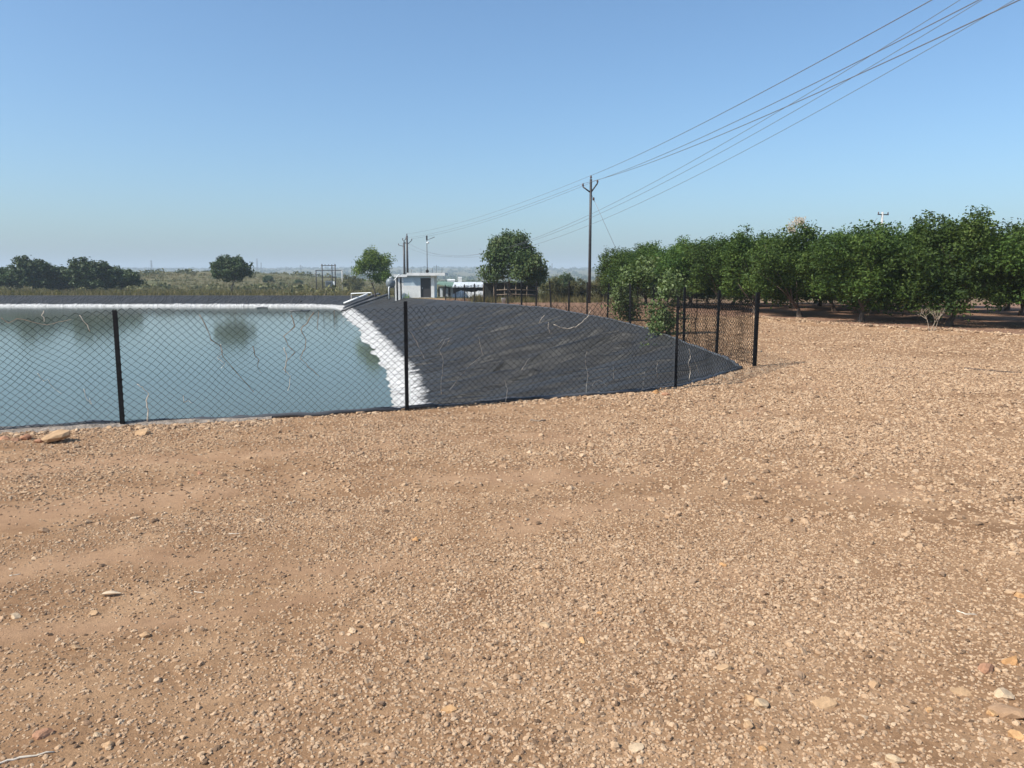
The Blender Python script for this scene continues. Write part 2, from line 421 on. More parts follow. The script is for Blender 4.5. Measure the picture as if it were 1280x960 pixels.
def in_poly(x, y, P):
    x = np.asarray(x, float); y = np.asarray(y, float); ins = np.zeros(x.shape, bool)
    x0, y0 = P[:, 0], P[:, 1]; x1, y1 = np.roll(x0, -1), np.roll(y0, -1)
    for a, b, c, d in zip(x0, y0, x1, y1):
        if b == d: continue
        h = ((b > y) != (d > y)) & (x < (c - a) * (y - b) / (d - b) + a); ins ^= h
    return ins
keep = np.zeros(len(rim), bool); last = None
for i, p in enumerate(rim):                       # coarser copy of the rim for cutting the ground
    if last is None or np.hypot(*(p - last)) > max(.12, .01 * np.hypot(*p)): keep[i] = True; last = p
keep[np.argmin(np.hypot(rim[:, 0] - NEAR[-1].x, rim[:, 1] - NEAR[-1].y))] = True
RIMC = rim[keep]

# ------------------------------------------------------------------ ground sheet (cut along the pond rim)
def build_ground():
    rr = [1.0]
    while rr[-1] < 4200: rr.append(rr[-1] * (1.024 if rr[-1] < 45 else 1.035))
    rr = np.array(rr); aa = np.radians(np.concatenate([np.arange(-42, 42.01, .55)]))
    R, A = np.meshgrid(rr, aa); P = np.stack([(R * np.sin(A)).ravel(), (R * np.cos(A)).ravel()], 1)
    rr2 = np.geomspace(1.0, 4200, 70); aa2 = np.radians(np.concatenate([np.arange(45, 316, 5)]))
    R2, A2 = np.meshgrid(rr2, aa2); P = np.vstack([P, np.stack([(R2 * np.sin(A2)).ravel(), (R2 * np.cos(A2)).ravel()], 1), [[0, 0]]])
    P += RNG.normal(size=P.shape) * .004 * np.hypot(P[:, 0], P[:, 1])[:, None]
    P = P[~in_poly(P[:, 0], P[:, 1], RIMC)]
    d = np.full(len(P), 1e9)
    for q in RIMC: d = np.minimum(d, np.hypot(P[:, 0] - q[0], P[:, 1] - q[1]) / max(.05, .005 * np.hypot(*q)))
    P = P[d > 1]
    nr = len(RIMC)
    allp = np.vstack([RIMC, P])
    vs, es, fs, *_ = geometry.delaunay_2d_cdt([Vector(p) for p in allp], [(i, (i + 1) % nr) for i in range(nr)], [], 0, 1e-6)
    V = np.array([(v.x, v.y) for v in vs]); F = np.array([f for f in fs if len(f) == 3])
    cen = V[F].mean(1); F = F[~in_poly(cen[:, 0], cen[:, 1], RIMC)]
    a = V[F[:, 0]]; b = V[F[:, 1]]; c = V[F[:, 2]]
    flip = ((b - a)[:, 0] * (c - a)[:, 1] - (b - a)[:, 1] * (c - a)[:, 0]) < 0
    F[flip] = F[flip][:, ::-1]
    V3 = np.column_stack([V, G(V[:, 0], V[:, 1])])
    me = mesh_np('ground', V3, F, M['ground'], True)
    x, y = V[:, 0], V[:, 1]
    # orchard soil right of the berm, bare red soil behind the right rim
    row = (x - 8.6) * (26 - 8.6) * 0
    bx = np.interp(y, [17.5, 19.4, 22.2, 25.5, 28.5, 40, 60], [26, 13.4, 11.0, 9.8, 8.6, 6.2, 2.0])
    soil = sstep(-.15, .35, x - bx + .5 * (fbm(x * 1.3, y * 1.3, 3) - .5)) * sstep(17, 19, y)
    soil = np.maximum(soil, sstep(27, 33, y) * .75 * sstep(-14, -4, x) * (1 - sstep(58, 74, y)))
    grass = sstep(64, 84, y + 14 * (fbm(x * .1, y * .1, 3) - .5))
    grass = np.maximum(grass, sstep(44, 56, y) * sstep(5, 9, x) * 0.35)
    grass = np.maximum(grass, sstep(-1, 1, -x - 106))
    sm = smooth_mask(x, y)
    col = np.column_stack([np.clip(soil * (1 - grass), 0, 1), np.clip(grass, 0, 1), sm, np.ones(len(x))]).astype(np.float32)
    at_ = me.attributes.new('zone', 'FLOAT_COLOR', 'POINT'); at_.data.foreach_set('color', col.ravel())
    o = link('ground', me); tag(o, 'tan gravelly dirt yard, orchard soil and scrubland round the pond', kind='structure')
    return o
BANDS = [([(-60, 655), (60, 640), (330, 603), (520, 592), (760, 596), (930, 604), (1100, 610)], .26), ([(-60, 590), (200, 575), (420, 560), (700, 548), (900, 530), (1020, 490), (1010, 440)], .24),
         ([(-60, 730), (150, 692), (400, 712), (560, 700), (690, 645), (860, 620)], .16), ([(440, 800), (585, 785), (760, 790)], .10), ([(900, 720), (1040, 700), (1140, 705), (1300, 740)], .14), ([(-60, 800), (250, 772), (420, 742)], .12)]
BANDS = [([tuple(ground(*p).xy) for p in pts], w) for pts, w in BANDS]
def smooth_mask(x, y):
    """worn wheel bands where the gravel is pressed into the dirt"""
    x = np.asarray(x, float); y = np.asarray(y, float); s = np.zeros(np.shape(x))
    wob = .75 * (fbm(x * 1.1 + 8, y * 1.1, 4) - .5); brk = sstep(.28, .52, fbm(x * .55 + 21, y * .9 + 3, 3))
    for pts, w in BANDS:
        d = seg_dist(x, y, pts) / w + wob * 2.0
        s = np.maximum(s, (1 - sstep(.3, 1.5, d)) * brk)
    return s
build_ground()

# ------------------------------------------------------------------ pond liner and water
def build_liner():
    n = len(rim); T = np.concatenate([[-.012, 0], np.linspace(.012, 1, 58), np.linspace(1.03, 1.35, 8)])
    s = s_out
    V = []; crust = []
    zr = G(rim[:, 0], rim[:, 1])
    BIGF = [(float(s_out[np.argmin(np.hypot(rim[:, 0] - a_, rim[:, 1] - b_))]), c_, d_, e_) for a_, b_, c_, d_, e_ in ((4.06, 18.4, .16, .20, 2.6), (4.06, 19.9, .22, .22, 2.0), (4.0, 21.8, .26, .24, 2.9), (3.9, 23.4, .12, .16, 1.2), (3.8, 25.2, .20, .22, 1.8), (3.3, 29, .16, .24, 2.0), (2.9, 31, .12, .2, 1.0), (2.2, 34, .15, .28, 2.0), (1.4, 38, .13, .25, 2.2), (.4, 41.5, .13, .3, 2.5), (-.9, 46, .12, .3, 2.0), (-2.6, 53, .12, .35, 2))]
    nx = rim - wat; nl = np.hypot(*nx.T)[:, None]
    right = sstep(4.0, 4.25, rim[:, 0] + 0 * s)      # unused weight kept smooth
    isfar = rim[:, 1] > 96
    for t in T:
        p = rim + (wat - rim) * t
        # straight slope with a slight sag; rim lip tucked into the soil
        z = zr + (WATER_Z - zr) * t
        z = z - .10 * np.sin(np.pi * np.clip(t, 0, 1)) * (~isfar)
        # drape folds running down the slope
        w = s + 1.1 * fbm(t * 2.2 + 0 * s, s * .16, 2) + t * 1.6
        f1 = np.abs(fbm(w * .55, t * 1.1 + 0 * s, 3) - .5) * 2
        f2 = np.abs(fbm(w * 1.5 + 30, t * 2.2 + 0 * s + 5, 3) - .5) * 2
        f3 = fbm(w * 3.2, t * 9 + 0 * s, 3) - .5
        big = 0
        for y0, am, wd, sl in BIGF:
            u = (s - y0 - sl * t - .25 * np.sin(t * 5 + y0)) / (wd * .8)
            big = big + 1.0 * am * (np.exp(-u * u) - .8 * np.exp(-(u - 1.6) ** 2)) * sstep(.02, .12, t) * (1 - sstep(.45, .8, t))
        env = sstep(0, .10, t) * (.45 + .55 * fbm(s * .2 + 11, t * 2 + 0 * s, 2))
        seam = .018 * (np.abs(((s + .4 * t) % 5.6) - 2.8) < .06)
        fold = (-.17 * np.exp(-(f1 / .10) ** 2) - .07 * np.exp(-(f2 / .12) ** 2) + .03 * f3) * env
        # finer crumples in the crust near the water
        k = sstep(.74, .92, t)
        cr = (np.abs(fbm(s * .9 + 3, t * 8 + 0 * s, 3) - .5) * .08 - .02 + .15 * (fbm(s * .42, t * 2 + 0 * s, 2) - .5) + .05 * (fbm(s * .8, t * 26 + 0 * s, 2) - .5)) * k
        fade = np.where(isfar, .35, 1.0) * (1 - .7 * sstep(1.05, 1.3, t))
        zs = z + .05 * (fbm(s * .7 + 9, t * 5 + 0 * s, 3) - .5)
        z = z + (fold * (1 - .97 * k) + big + seam + cr) * fade
        if t < 0: z = zr - .10; p = rim + (rim - wat) / nl * .10
        elif t == 0: z = zr + .012
        elif t < .02: z = zr + .010
        V.append(np.column_stack([p, z]))
        crust.append(np.clip((zs - WATER_Z), -1, 3))
    nT = len(T); V = np.concatenate(V); crust = np.concatenate(crust)
    i = np.arange(n); j = (i + 1) % n
    F = np.concatenate([np.column_stack([a * n + i, a * n + j, (a + 1) * n + j, (a + 1) * n + i]) for a in range(nT - 1)])
    me = mesh_np('pond_liner', V, F, M['liner'], True)
    cv = 1 - sstep(.0, .62, crust) * 1.0
    uv_ = np.column_stack([np.tile(s, nT), np.repeat(T, n) * 8.5, np.zeros(n * nT)]).astype(np.float32)
    a2 = me.attributes.new('slope', 'FLOAT_VECTOR', 'POINT'); a2.data.foreach_set('vector', uv_.ravel())
    at_ = me.attributes.new('crust', 'FLOAT', 'POINT'); at_.data.foreach_set('value', cv.astype(np.float32))
    o = link('pond_liner', me)
    tag(o, 'black plastic sheet lining the pond banks, white crust along the waterline', 'pond liner')
    # rolled edge of the sheet along the near and right rim
    mb = MB(); pts = []
    for q, ss in zip(rim, s):
        if -6.5 < q[0] < 4.6 and q[1] < 62 and q[1] > 5:
            pts.append((q[0], q[1], g1(q[0], q[1]) + .018 + .02 * (random.random() - .5)))
    pts = pts[::2]
    mb.tube(pts, [.022 + .018 * random.random() for _ in pts], 5)
    mb.build('rolled_edge', M['hdpe'], o)
    return o
build_liner()
def build_water():
    inner = rim + (wat - rim) * .80
    inner = inner[::6]
    me = bpy.data.meshes.new('pond_water')
    vs, es, fs, *_ = geometry.delaunay_2d_cdt([Vector(p) for p in inner], [(i, (i + 1) % len(inner)) for i in range(len(inner))], [], 1, 1e-6)
    me.from_pydata([(v.x, v.y, WATER_Z) for v in vs], [], fs)
    me.materials.append(M['water']); me.update()
    bm = bmesh.new(); bm.from_mesh(me)
    for f in bm.faces:
        if f.normal.z < 0: f.normal_flip()
    bm.to_mesh(me); bm.free()
    tag(link('pond_water', me), 'still murky green-grey water filling the pond', kind='structure')
build_water()

# ------------------------------------------------------------------ gravel (stuff): pebble points + geometry nodes
def pebble_nodes():
    ng = bpy.data.node_groups.new('gravel_scatter', 'GeometryNodeTree')
    ng.interface.new_socket('Geometry', in_out='INPUT', socket_type='NodeSocketGeometry')
    ng.interface.new_socket('Geometry', in_out='OUTPUT', socket_type='NodeSocketGeometry')
    n, l = ng.nodes, ng.links
    gi = n.new('NodeGroupInput'); go = n.new('NodeGroupOutput')
    join = n.new('GeometryNodeGeometryToInstance')
    for k in range(6):
        ico = n.new('GeometryNodeMeshIcoSphere'); ico.inputs['Radius'].default_value = 1; ico.inputs['Subdivisions'].default_value = 2
        sp = n.new('GeometryNodeSetPosition'); l.new(ico.outputs[0], sp.inputs[0])
        pos = n.new('GeometryNodeInputPosition')
        nt = n.new('ShaderNodeTexNoise'); nt.noise_dimensions = '4D'; nt.inputs['W'].default_value = k * 7.3; nt.inputs['Scale'].default_value = 1.0; nt.inputs['Detail'].default_value = 2.5
        l.new(pos.outputs[0], nt.inputs['Vector'])
        sub = n.new('ShaderNodeVectorMath'); sub.operation = 'SUBTRACT'; sub.inputs[1].default_value = (.5, .5, .5); l.new(nt.outputs['Color'], sub.inputs[0])
        sc = n.new('ShaderNodeVectorMath'); sc.operation = 'SCALE'; sc.inputs['Scale'].default_value = 2.0; l.new(sub.outputs[0], sc.inputs[0])
        l.new(sc.outputs[0], sp.inputs['Offset'])
        sm = n.new('GeometryNodeSetMaterial'); sm.inputs['Material'].default_value = M['gravel']; l.new(sp.outputs[0], sm.inputs[0])
        l.new(sm.outputs[0], join.inputs[0])
    iop = n.new('GeometryNodeInstanceOnPoints'); l.new(gi.outputs[0], iop.inputs['Points']); l.new(join.outputs[0], iop.inputs['Instance'])
    iop.inputs['Pick Instance'].default_value = True
    rv = n.new('FunctionNodeRandomValue'); rv.data_type = 'INT'; rv.inputs[4].default_value = 0; rv.inputs[5].default_value = 5
    l.new(rv.outputs[2], iop.inputs['Instance Index'])
    for nm, sock in (('rot', 'Rotation'), ('scl', 'Scale')):
        na = n.new('GeometryNodeInputNamedAttribute'); na.data_type = 'FLOAT_VECTOR'; na.inputs[0].default_value = nm
        l.new(na.outputs[0], iop.inputs[sock])
    l.new(iop.outputs[0], go.inputs[0])
    return ng
def build_gravel():
    PX, PS = [], []
    def scatter(r0, r1, dens, s0, s1, maskfn):
        half = math.radians(44); area = half * (r1 * r1 - r0 * r0); N = int(area * dens)
        r = np.sqrt(RNG.uniform(r0 * r0, r1 * r1, N)); a = RNG.uniform(-half, half, N)
        x, y = r * np.sin(a), r * np.cos(a)
        ok = RNG.random(N) < maskfn(x, y)
        x, y = x[ok], y[ok]
        s = s0 * (s1 / s0) ** (RNG.random(len(x)) ** 1.5)
        PX.append(np.column_stack([x, y])); PS.append(s)
    def base(x, y):
        k = .42 + .75 * sstep(.36, .60, fbm(x * .8 + 2, y * .8 + 4, 4))
        k = k * (1 - .62 * smooth_mask(x, y))
        # the left of the yard is mostly packed earth
        k = k * (.48 + .52 * sstep(-.35, .25, x / np.maximum(y, .1) + .10 * (fbm(x * .5, y * .5, 2) - .5) - .05 * (y < 4)))
        bx = np.interp(y, [17.5, 19.4, 22.2, 25.5, 28.5], [26, 13.4, 11.0, 9.8, 8.6])
        return np.clip(k * np.where((x > bx) & (y > 17), .12, 1), 0, 1)
    def tiny(x, y): return np.clip(base(x, y) + .22 * (1 - smooth_mask(x, y)), 0, 1)
    def right(x, y): return base(x, y) * (.15 + .85 * sstep(-.05, .38, x / np.maximum(y, .1)))
    scatter(1.9, 5.5, 5200, .0035, .008, tiny)
    scatter(1.9, 9.0, 1700, .006, .013, base)
    scatter(6.0, 17., 900, .008, .015, base)
    scatter(2.2, 18., 26, .012, .021, base)
    scatter(5.0, 30., 170, .013, .031, right)
    scatter(2.2, 6., 5, .018, .026, right)
    # stony ridge along the orchard's edge and along the liner's edge
    def line(pts, N, w, s0, s1):
        pts = np.array(pts, float); L = np.concatenate([[0], np.cumsum(np.hypot(*np.diff(pts, axis=0).T))])
        t = RNG.uniform(0, L[-1], N)
        xy = np.stack([np.interp(t, L, pts[:, k]) for k in (0, 1)], 1) + RNG.normal(size=(N, 2)) * w
        PX.append(xy); PS.append(s0 * (s1 / s0) ** (RNG.random(N) ** 1.8))
    line(BERM, 1500, .28, .02, .07)
    line([tuple(p) for p in NEAR], 1500, .10, .010, .035)
    line([tuple(p) for p in NEAR[8:]], 700, .16, .015, .035)
    line([(p.x + .06, p.y - .26) for p in NEAR[:5]], 900, .07, .010, .034)
    xy = np.concatenate(PX); s = np.concatenate(PS)
    ok = ~in_poly(xy[:, 0], xy[:, 1], RIMC); xy, s = xy[ok], s[ok]
    z = G(xy[:, 0], xy[:, 1])
    N = len(s)
    flat = RNG.uniform(.40, .85, N)
    P = np.column_stack([xy, z + s * flat * RNG.uniform(-.25, .3, N)])
    me = bpy.data.meshes.new('gravel'); me.vertices.add(N); me.vertices.foreach_set('co', P.astype(np.float32).ravel())
    sc = np.column_stack([s * RNG.uniform(.8, 1.35, N), s * RNG.uniform(.75, 1.1, N), s * flat]).astype(np.float32)
    ro = np.column_stack([RNG.normal(size=N) * .25, RNG.normal(size=N) * .25, RNG.uniform(0, 6.28, N)]).astype(np.float32)
    for nm, arr in (('rot', ro), ('scl', sc)):
        a = me.attributes.new(nm, 'FLOAT_VECTOR', 'POINT'); a.data.foreach_set('vector', arr.ravel())
    me.materials.append(M['gravel']); me.update()
    o = link('gravel', me); tag(o, 'loose tan and grey gravel strewn over the dirt yard', 'gravel', kind='stuff')
    md = o.modifiers.new('scatter', 'NODES'); md.node_group = pebble_nodes()
    print('GRAVEL', N)
build_gravel()

# ------------------------------------------------------------------ vegetation makers
def leaves_np(centres, normals_up, size, fold=.25, aspect=.5):
    """rhombus leaves (2 tris each). centres (n,3)"""
    n = len(centres)
    d = RNG.normal(size=(n, 3)); d[:, 2] *= .7; d += normals_up; d /= np.linalg.norm(d, axis=1)[:, None]       # leaf normal
    t = np.cross(d, RNG.normal(size=(n, 3))); t /= np.linalg.norm(t, axis=1)[:, None]
    b = np.cross(d, t); L = size * RNG.uniform(.7, 1.3, n)
    L = L[:, None]
    v0 = centres - t * L * .5; v2 = centres + t * L * .5
    v1 = centres + b * L * aspect * .5 + d * L * fold * .4; v3 = centres - b * L * aspect * .5 + d * L * fold * .4
    V = np.stack([v0, v1, v2, v3], 1).reshape(-1, 3)
    base = np.arange(n)[:, None] * 4
    F = np.concatenate([base + np.array([0, 1, 2]), base + np.array([0, 2, 3])], 1).reshape(-1, 3)
    return V, F
def crown_mesh(name, mat, blobs, nclump, nleaf, size, clump_r, seed_up=(0, 0, .5), core=.35, aspect=.5, hang=0):
    """blobs: list of (centre, radii) ellipsoids that make the crown's outline"""
    w = np.array([r[0] * r[1] * r[2] for c, r in blobs]) ** .7; w /= w.sum()
    pick = RNG.choice(len(blobs), nclump, p=w)
    cc = np.array([blobs[k][0] for k in pick], float); rr = np.array([blobs[k][1] for k in pick], float)
    u = RNG.normal(size=(nclump, 3)); u /= np.linalg.norm(u, axis=1)[:, None]
    rad = np.where(RNG.random(nclump) < core, RNG.uniform(.25, .85, nclump), RNG.uniform(.85, 1.06, nclump))[:, None]
    cl = cc + u * rr * rad
    cr = clump_r * RNG.uniform(.6, 1.4, nclump)
    k = np.repeat(np.arange(nclump), nleaf)
    off = np.clip(RNG.normal(size=(len(k), 3)), -1.7, 1.7); off *= (cr[k] * .55)[:, None]
    P = cl[k] + off
    outw = u[k] * .6 + np.array(seed_up)
    V, F = leaves_np(P, outw, size, aspect=aspect)
    me = mesh_np(name, V, F, mat, False)
    tone = np.clip(.5 * RNG.random(len(blobs))[pick] + .6 * RNG.random(nclump), 0, 1)
    lv = np.clip(.55 * tone[k] + .45 * RNG.random(len(k)), 0, 1)
    a = me.attributes.new('leafv', 'FLOAT', 'POINT'); a.data.foreach_set('value', np.repeat(lv, 4).astype(np.float32))
    return me
def limbs(mb, base, height, spread, nl, r0, seed, fork=.3, depth=2, lean=(0, 0)):
    rnd = random.Random(seed)
    def grow(p, d, L, r, lvl):
        pts = [p]; rs = [r]; q = Vector(p); dd = d.copy()
        for i in range(4):
            dd = (dd + Vector((rnd.gauss(0, .16), rnd.gauss(0, .16), .10))).normalized(); q = q + dd * L / 4
            pts.append(q.copy()); rs.append(r * (1 - .17 * (i + 1)))
        mb.tube(pts, rs, 6 if lvl < 2 else 4)
        if lvl < depth:
            for _ in range(3 if lvl else nl):
                a = rnd.uniform(0, 6.28); sp = spread * rnd.uniform(.6, 1.2)
                nd = (dd * .6 + Vector((math.cos(a) * sp, math.sin(a) * sp, .55))).normalized()
                st = pts[rnd.choice((2, 3, 4))] if lvl else pts[rnd.choice((3, 4))]
                grow(st.copy(), nd, L * rnd.uniform(.7, .95) if lvl else height * rnd.uniform(.38, .55), rs[-1] * .72, lvl + 1)
    grow(Vector(base), Vector((lean[0], lean[1], 1)).normalized(), height * fork, r0, 0)

TREE_MESH = {}
def variant(key, maker):
    if key not in TREE_MESH: TREE_MESH[key] = maker()
    return TREE_MESH[key]
def place_tree(name, mesh_pair, loc, rz, scl, label, group=None, cat='tree', leafmat=None, crown='crown'):
    e = empty(name, loc, rz, label, cat, group); e.scale = scl if isinstance(scl, tuple) else (scl,) * 3
    link('trunk', mesh_pair[0], e); link(crown, mesh_pair[1], e)
    return e
def trunk_data(mat, *a, **k):
    mb = MB(); limbs(mb, *a, **k)
    me = bpy.data.meshes.new('trunk'); me.from_pydata(mb.v, [], mb.f); me.polygons.foreach_set('use_smooth', mb.sm); me.materials.append(mat); me.update()
    return me

# orchard: dense citrus-like trees 3.6 m tall, low skirts
def orchard_variant(i):
    rnd = random.Random(50 + i)
    blobs = [((0, 0, 2.0), (1.15, 1.15, 1.0))]
    for _ in range(22):                                   # vase-shaped: narrow foot, widest at two metres, uneven top
        z = rnd.uniform(.80, 2.9); a = rnd.uniform(0, 6.28); r = rnd.uniform(.75, 1.1) * np.interp(z, [.8, 1.3, 2.0, 2.6, 3.0], [.75, 1.25, 1.5, 1.2, .7])
        blobs.append(((math.cos(a) * r, math.sin(a) * r, z), (rnd.uniform(.30, .62),) * 2 + (rnd.uniform(.28, .55),)))
    for _ in range(6):
        a = rnd.uniform(0, 6.28); r = rnd.uniform(.1, 1.1); blobs.append(((math.cos(a) * r, math.sin(a) * r, rnd.uniform(2.7, 3.2)), (.22, .22, .40)))
    cm = crown_mesh('crown', M['leaf_orchard'], blobs, 900, 28, .098, .22, core=.25)
    tm = trunk_data(M['bark'], (0, 0, -.05), 3.0, .8, 6, .13, 70 + i, fork=.14, depth=2)
    return tm, cm
def leafy_variant(i, mat, nclump=420, leaf=.20, flat=1.0, nleaf=22, even=False):
    rnd = random.Random(150 + i)
    blobs = [((0, 0, .60), (.30, .30, .24 * flat))]
    for q_ in range(17):
        z = rnd.uniform(.32, .88); a = rnd.uniform(0, 6.28); r = rnd.uniform(.7, 1.1) *\
            1.0 * np.interp(z, [.3, .5, .7, .9], [.30, .40, .34, .14])
        if even: z = .46 + .42 * q_ / 16; a = q_ * 2.4; r = np.interp(z, [.42, .55, .72, .9], [.26, .40, .34, .12])
        blobs.append(((math.cos(a) * r, math.sin(a) * r, z), (rnd.uniform(.08, .17),) * 2 + (rnd.uniform(.06, .12),)))
    cm = crown_mesh('crown', mat, blobs, nclump, nleaf, leaf / 5, .065, core=.35)
    tm = trunk_data(M['bark'], (0, 0, -.02), .9, .65, 4, .028, 170 + i, fork=.30, depth=2)
    return tm, cm

# ------------------------------------------------------------------ chain-link fences
def rim_at_px(px, side):
    q = rim if side == 'right' else rim
    f = q[:, 1] * CP - (G(q[:, 0], q[:, 1]) - CAM_H) * SP
    ux = 640 + 960 * q[:, 0] / np.maximum(f, .1)
    ic = np.argmin(np.hypot(rim[:, 0] - NEAR[-1].x, rim[:, 1] - NEAR[-1].y))
    if side == 'right': ok = (np.arange(len(q)) >= ic) & (q[:, 1] < 92) & (q[:, 0] > -16)
    else: ok = (np.arange(len(q)) <= ic) & (q[:, 1] > 3) & (q[:, 1] < 14.5) & (q[:, 0] > -8)
    idx = np.where(ok)[0]; k = idx[np.argmin(abs(ux[idx] - px))]
    out = (rim[k] - wat[k]); out /= np.hypot(*out)
    p = rim[k] + out * .07
    return Vector((p[0], p[1], g1(p[0], p[1])))
POST_H = 1.30
def post_mesh(h, w):
    mb = MB(); t = .006
    # angle-iron post: two flanges, with a cut top
    mb.box((0, -w / 2, h / 2 - .15), (w, t * 1.6, h + .3)); mb.box((-w / 2 + t * .3, t * .9, h / 2 - .152), (t * 1.6, w - t, h + .296))
    mb.box((w * .1, -w * .1, h / 2 - .16), (w * .55, w * .55, h + .26))
    return mb
def chain_panel(a, b, ha, hb, sagf, rough, seed, w=.088, hz=.078, r=.0027, low=.03):
    """woven diamond mesh between posts a and b"""
    rnd = np.random.default_rng(seed)
    L = (b.xy - a.xy).length; d = (b.xy - a.xy) / L; nrm = np.array([-d.y, d.x])
    ns = int(L / (w / 2)); V = []; F = []
    hmean = min(ha, hb)
    nk = int((hmean - low) / (hz / 2))
    ox, oy = rnd.uniform(0, 50, 2)
    k = np.arange(nk + 1)
    for j in range(0, ns, 1):
        if j % 2: continue
        u0 = (j + .5) * w / 2
        u = np.clip(u0 + np.where(k % 2 == 0, 0, w / 2), .01, L - .01)
        u2 = np.clip(u0 + np.where(k % 2 == 0, 0, -w / 2), .01, L - .01)
        for uu, side in ((u, 1), (u2, -1)):
            z = low + k * hz / 2
            top = z / hmean
            zz = z * (1 - sagf * np.sin(np.pi * uu / L) * top ** 2) + rough * .10 * (fbm(uu * 2.2 + ox, z * 2 + oy, 2) - .5) * (top + .15)
            x = uu + rough * .12 * (fbm(uu * 1.6 + oy, z * 1.6 + ox, 3) - .5) * np.minimum(1, np.minimum(uu, L - uu) * 3)
            n_ = rough * .20 * (fbm(uu * 1.1 + 9 + ox, z * 1.3 + oy, 3) - .5) * np.minimum(1, np.minimum(uu, L - uu) * 2) + side * .0028
            px = a.x + d.x * x + nrm[0] * n_; py = a.y + d.y * x + nrm[1] * n_
            gz = a.z + (b.z - a.z) * np.clip(uu / L, 0, 1)
            P = np.column_stack([px, py, gz + zz])
            t = np.gradient(P, axis=0); t /= np.linalg.norm(t, axis=1)[:, None]
            N3 = np.array([nrm[0], nrm[1], 0]); e1 = np.broadcast_to(N3, P.shape); e2 = np.cross(t, e1)
            base = len(V) and sum(len(q) for q in V) or 0
            ring = np.stack([P + (e1 * math.cos(q) + e2 * math.sin(q)) * r for q in (0.5, 2.6, 4.7)], 1)
            V.append(ring.reshape(-1, 3)); m = len(P)
            i = np.arange(m - 1)[:, None] * 3
            for q in range(3):
                F.append(np.concatenate([i + q, i + (q + 1) % 3, i + 3 + (q + 1) % 3, i + 3 + q], 1) + base)
    return mesh_np('mesh_panel', np.concatenate(V), np.concatenate(F), M['wire'])
def build_fence(posts, label, leans, seed, sags, roughs, first_shared=False):
    e = empty('chain_link_fence', posts[len(posts) // 2], 0, label, 'fence')
    inv = -Vector(e.location)
    for i, (p, ln) in enumerate(zip(posts, leans)):
        if first_shared and i == 0: continue
        big = ln[2] if len(ln) > 2 else .038
        mb = post_mesh(ln[3] if len(ln) > 3 else POST_H, big)
        o = mb.build('post', M['black_paint'] if p.y < 30 else M['rust_post'], e, p + inv)
        o.rotation_euler = (ln[1], ln[0], random.uniform(-.3, .3))
        # tie wires round the post
        for z in (.15, .5, .85, 1.15) if p.y < 30 else ():
            tb = MB()
            ring = [(math.cos(q) * big * .75, math.sin(q) * big * .75, z + .004 * math.sin(q * 2)) for q in np.linspace(0, 6.28, 9)]
            tb.tube(ring, .0025, 4); tb.build('tie_wire', M['wire'], o)
    for i in range(len(posts) - 1):
        a, b = posts[i], posts[i + 1]
        me = chain_panel(a + inv, b + inv, POST_H - .03, POST_H - .03, sags[i % len(sags)], roughs[i % len(roughs)], seed + i, r=.0033 if a.y < 30 else .003)
        link('mesh_panel', me, e)
        # plain selvedge wire threaded along the foot
        mb = MB(); mb.tube([a + inv + (b - a) * t + Vector((0, 0, .06 - .03 * math.sin(3.14 * t))) for t in np.linspace(0, 1, 8)], .0028, 4); mb.build('line_wire', M['wire'], e)
    return e
pn = [Vector((-7.15, 7.05, g1(-7.15, 7.05)))] + [rim_at_px(x, 'near') for x in (157, 506, 840)] + [ground(943, 458)]
pr = [ground(943, 458)] + [rim_at_px(x, 'right') for x in (891, 851, 813, 785, 757, 732, 709, 687, 669, 650, 633.5, 618, 604, 592, 580, 568, 556)]
NEARPOSTS = pn
build_fence(pn, 'black chain-link fence along the near edge of the pond, tangled with dry vines', [(0, 0), (.004, 0, .044, 1.235), (.004, 0, .038), (.0, 0, .036), (.004, 0, .050)], 300, [.06, .03, .02, .06], [1.0, 1.0, 1.2, .8])
build_fence(pr, 'black chain-link fence receding along the right rim of the pond to the pump house', [(0, 0)] + [(random.gauss(0, .012), random.gauss(0, .01), .042 if _ < 3 else .065) for _ in range(7)] + [(-.06, 0, .07)] + [(random.gauss(0, .015), 0, .075) for _ in range(12)], 400, [.03, .05], [.8, 1.0], True)

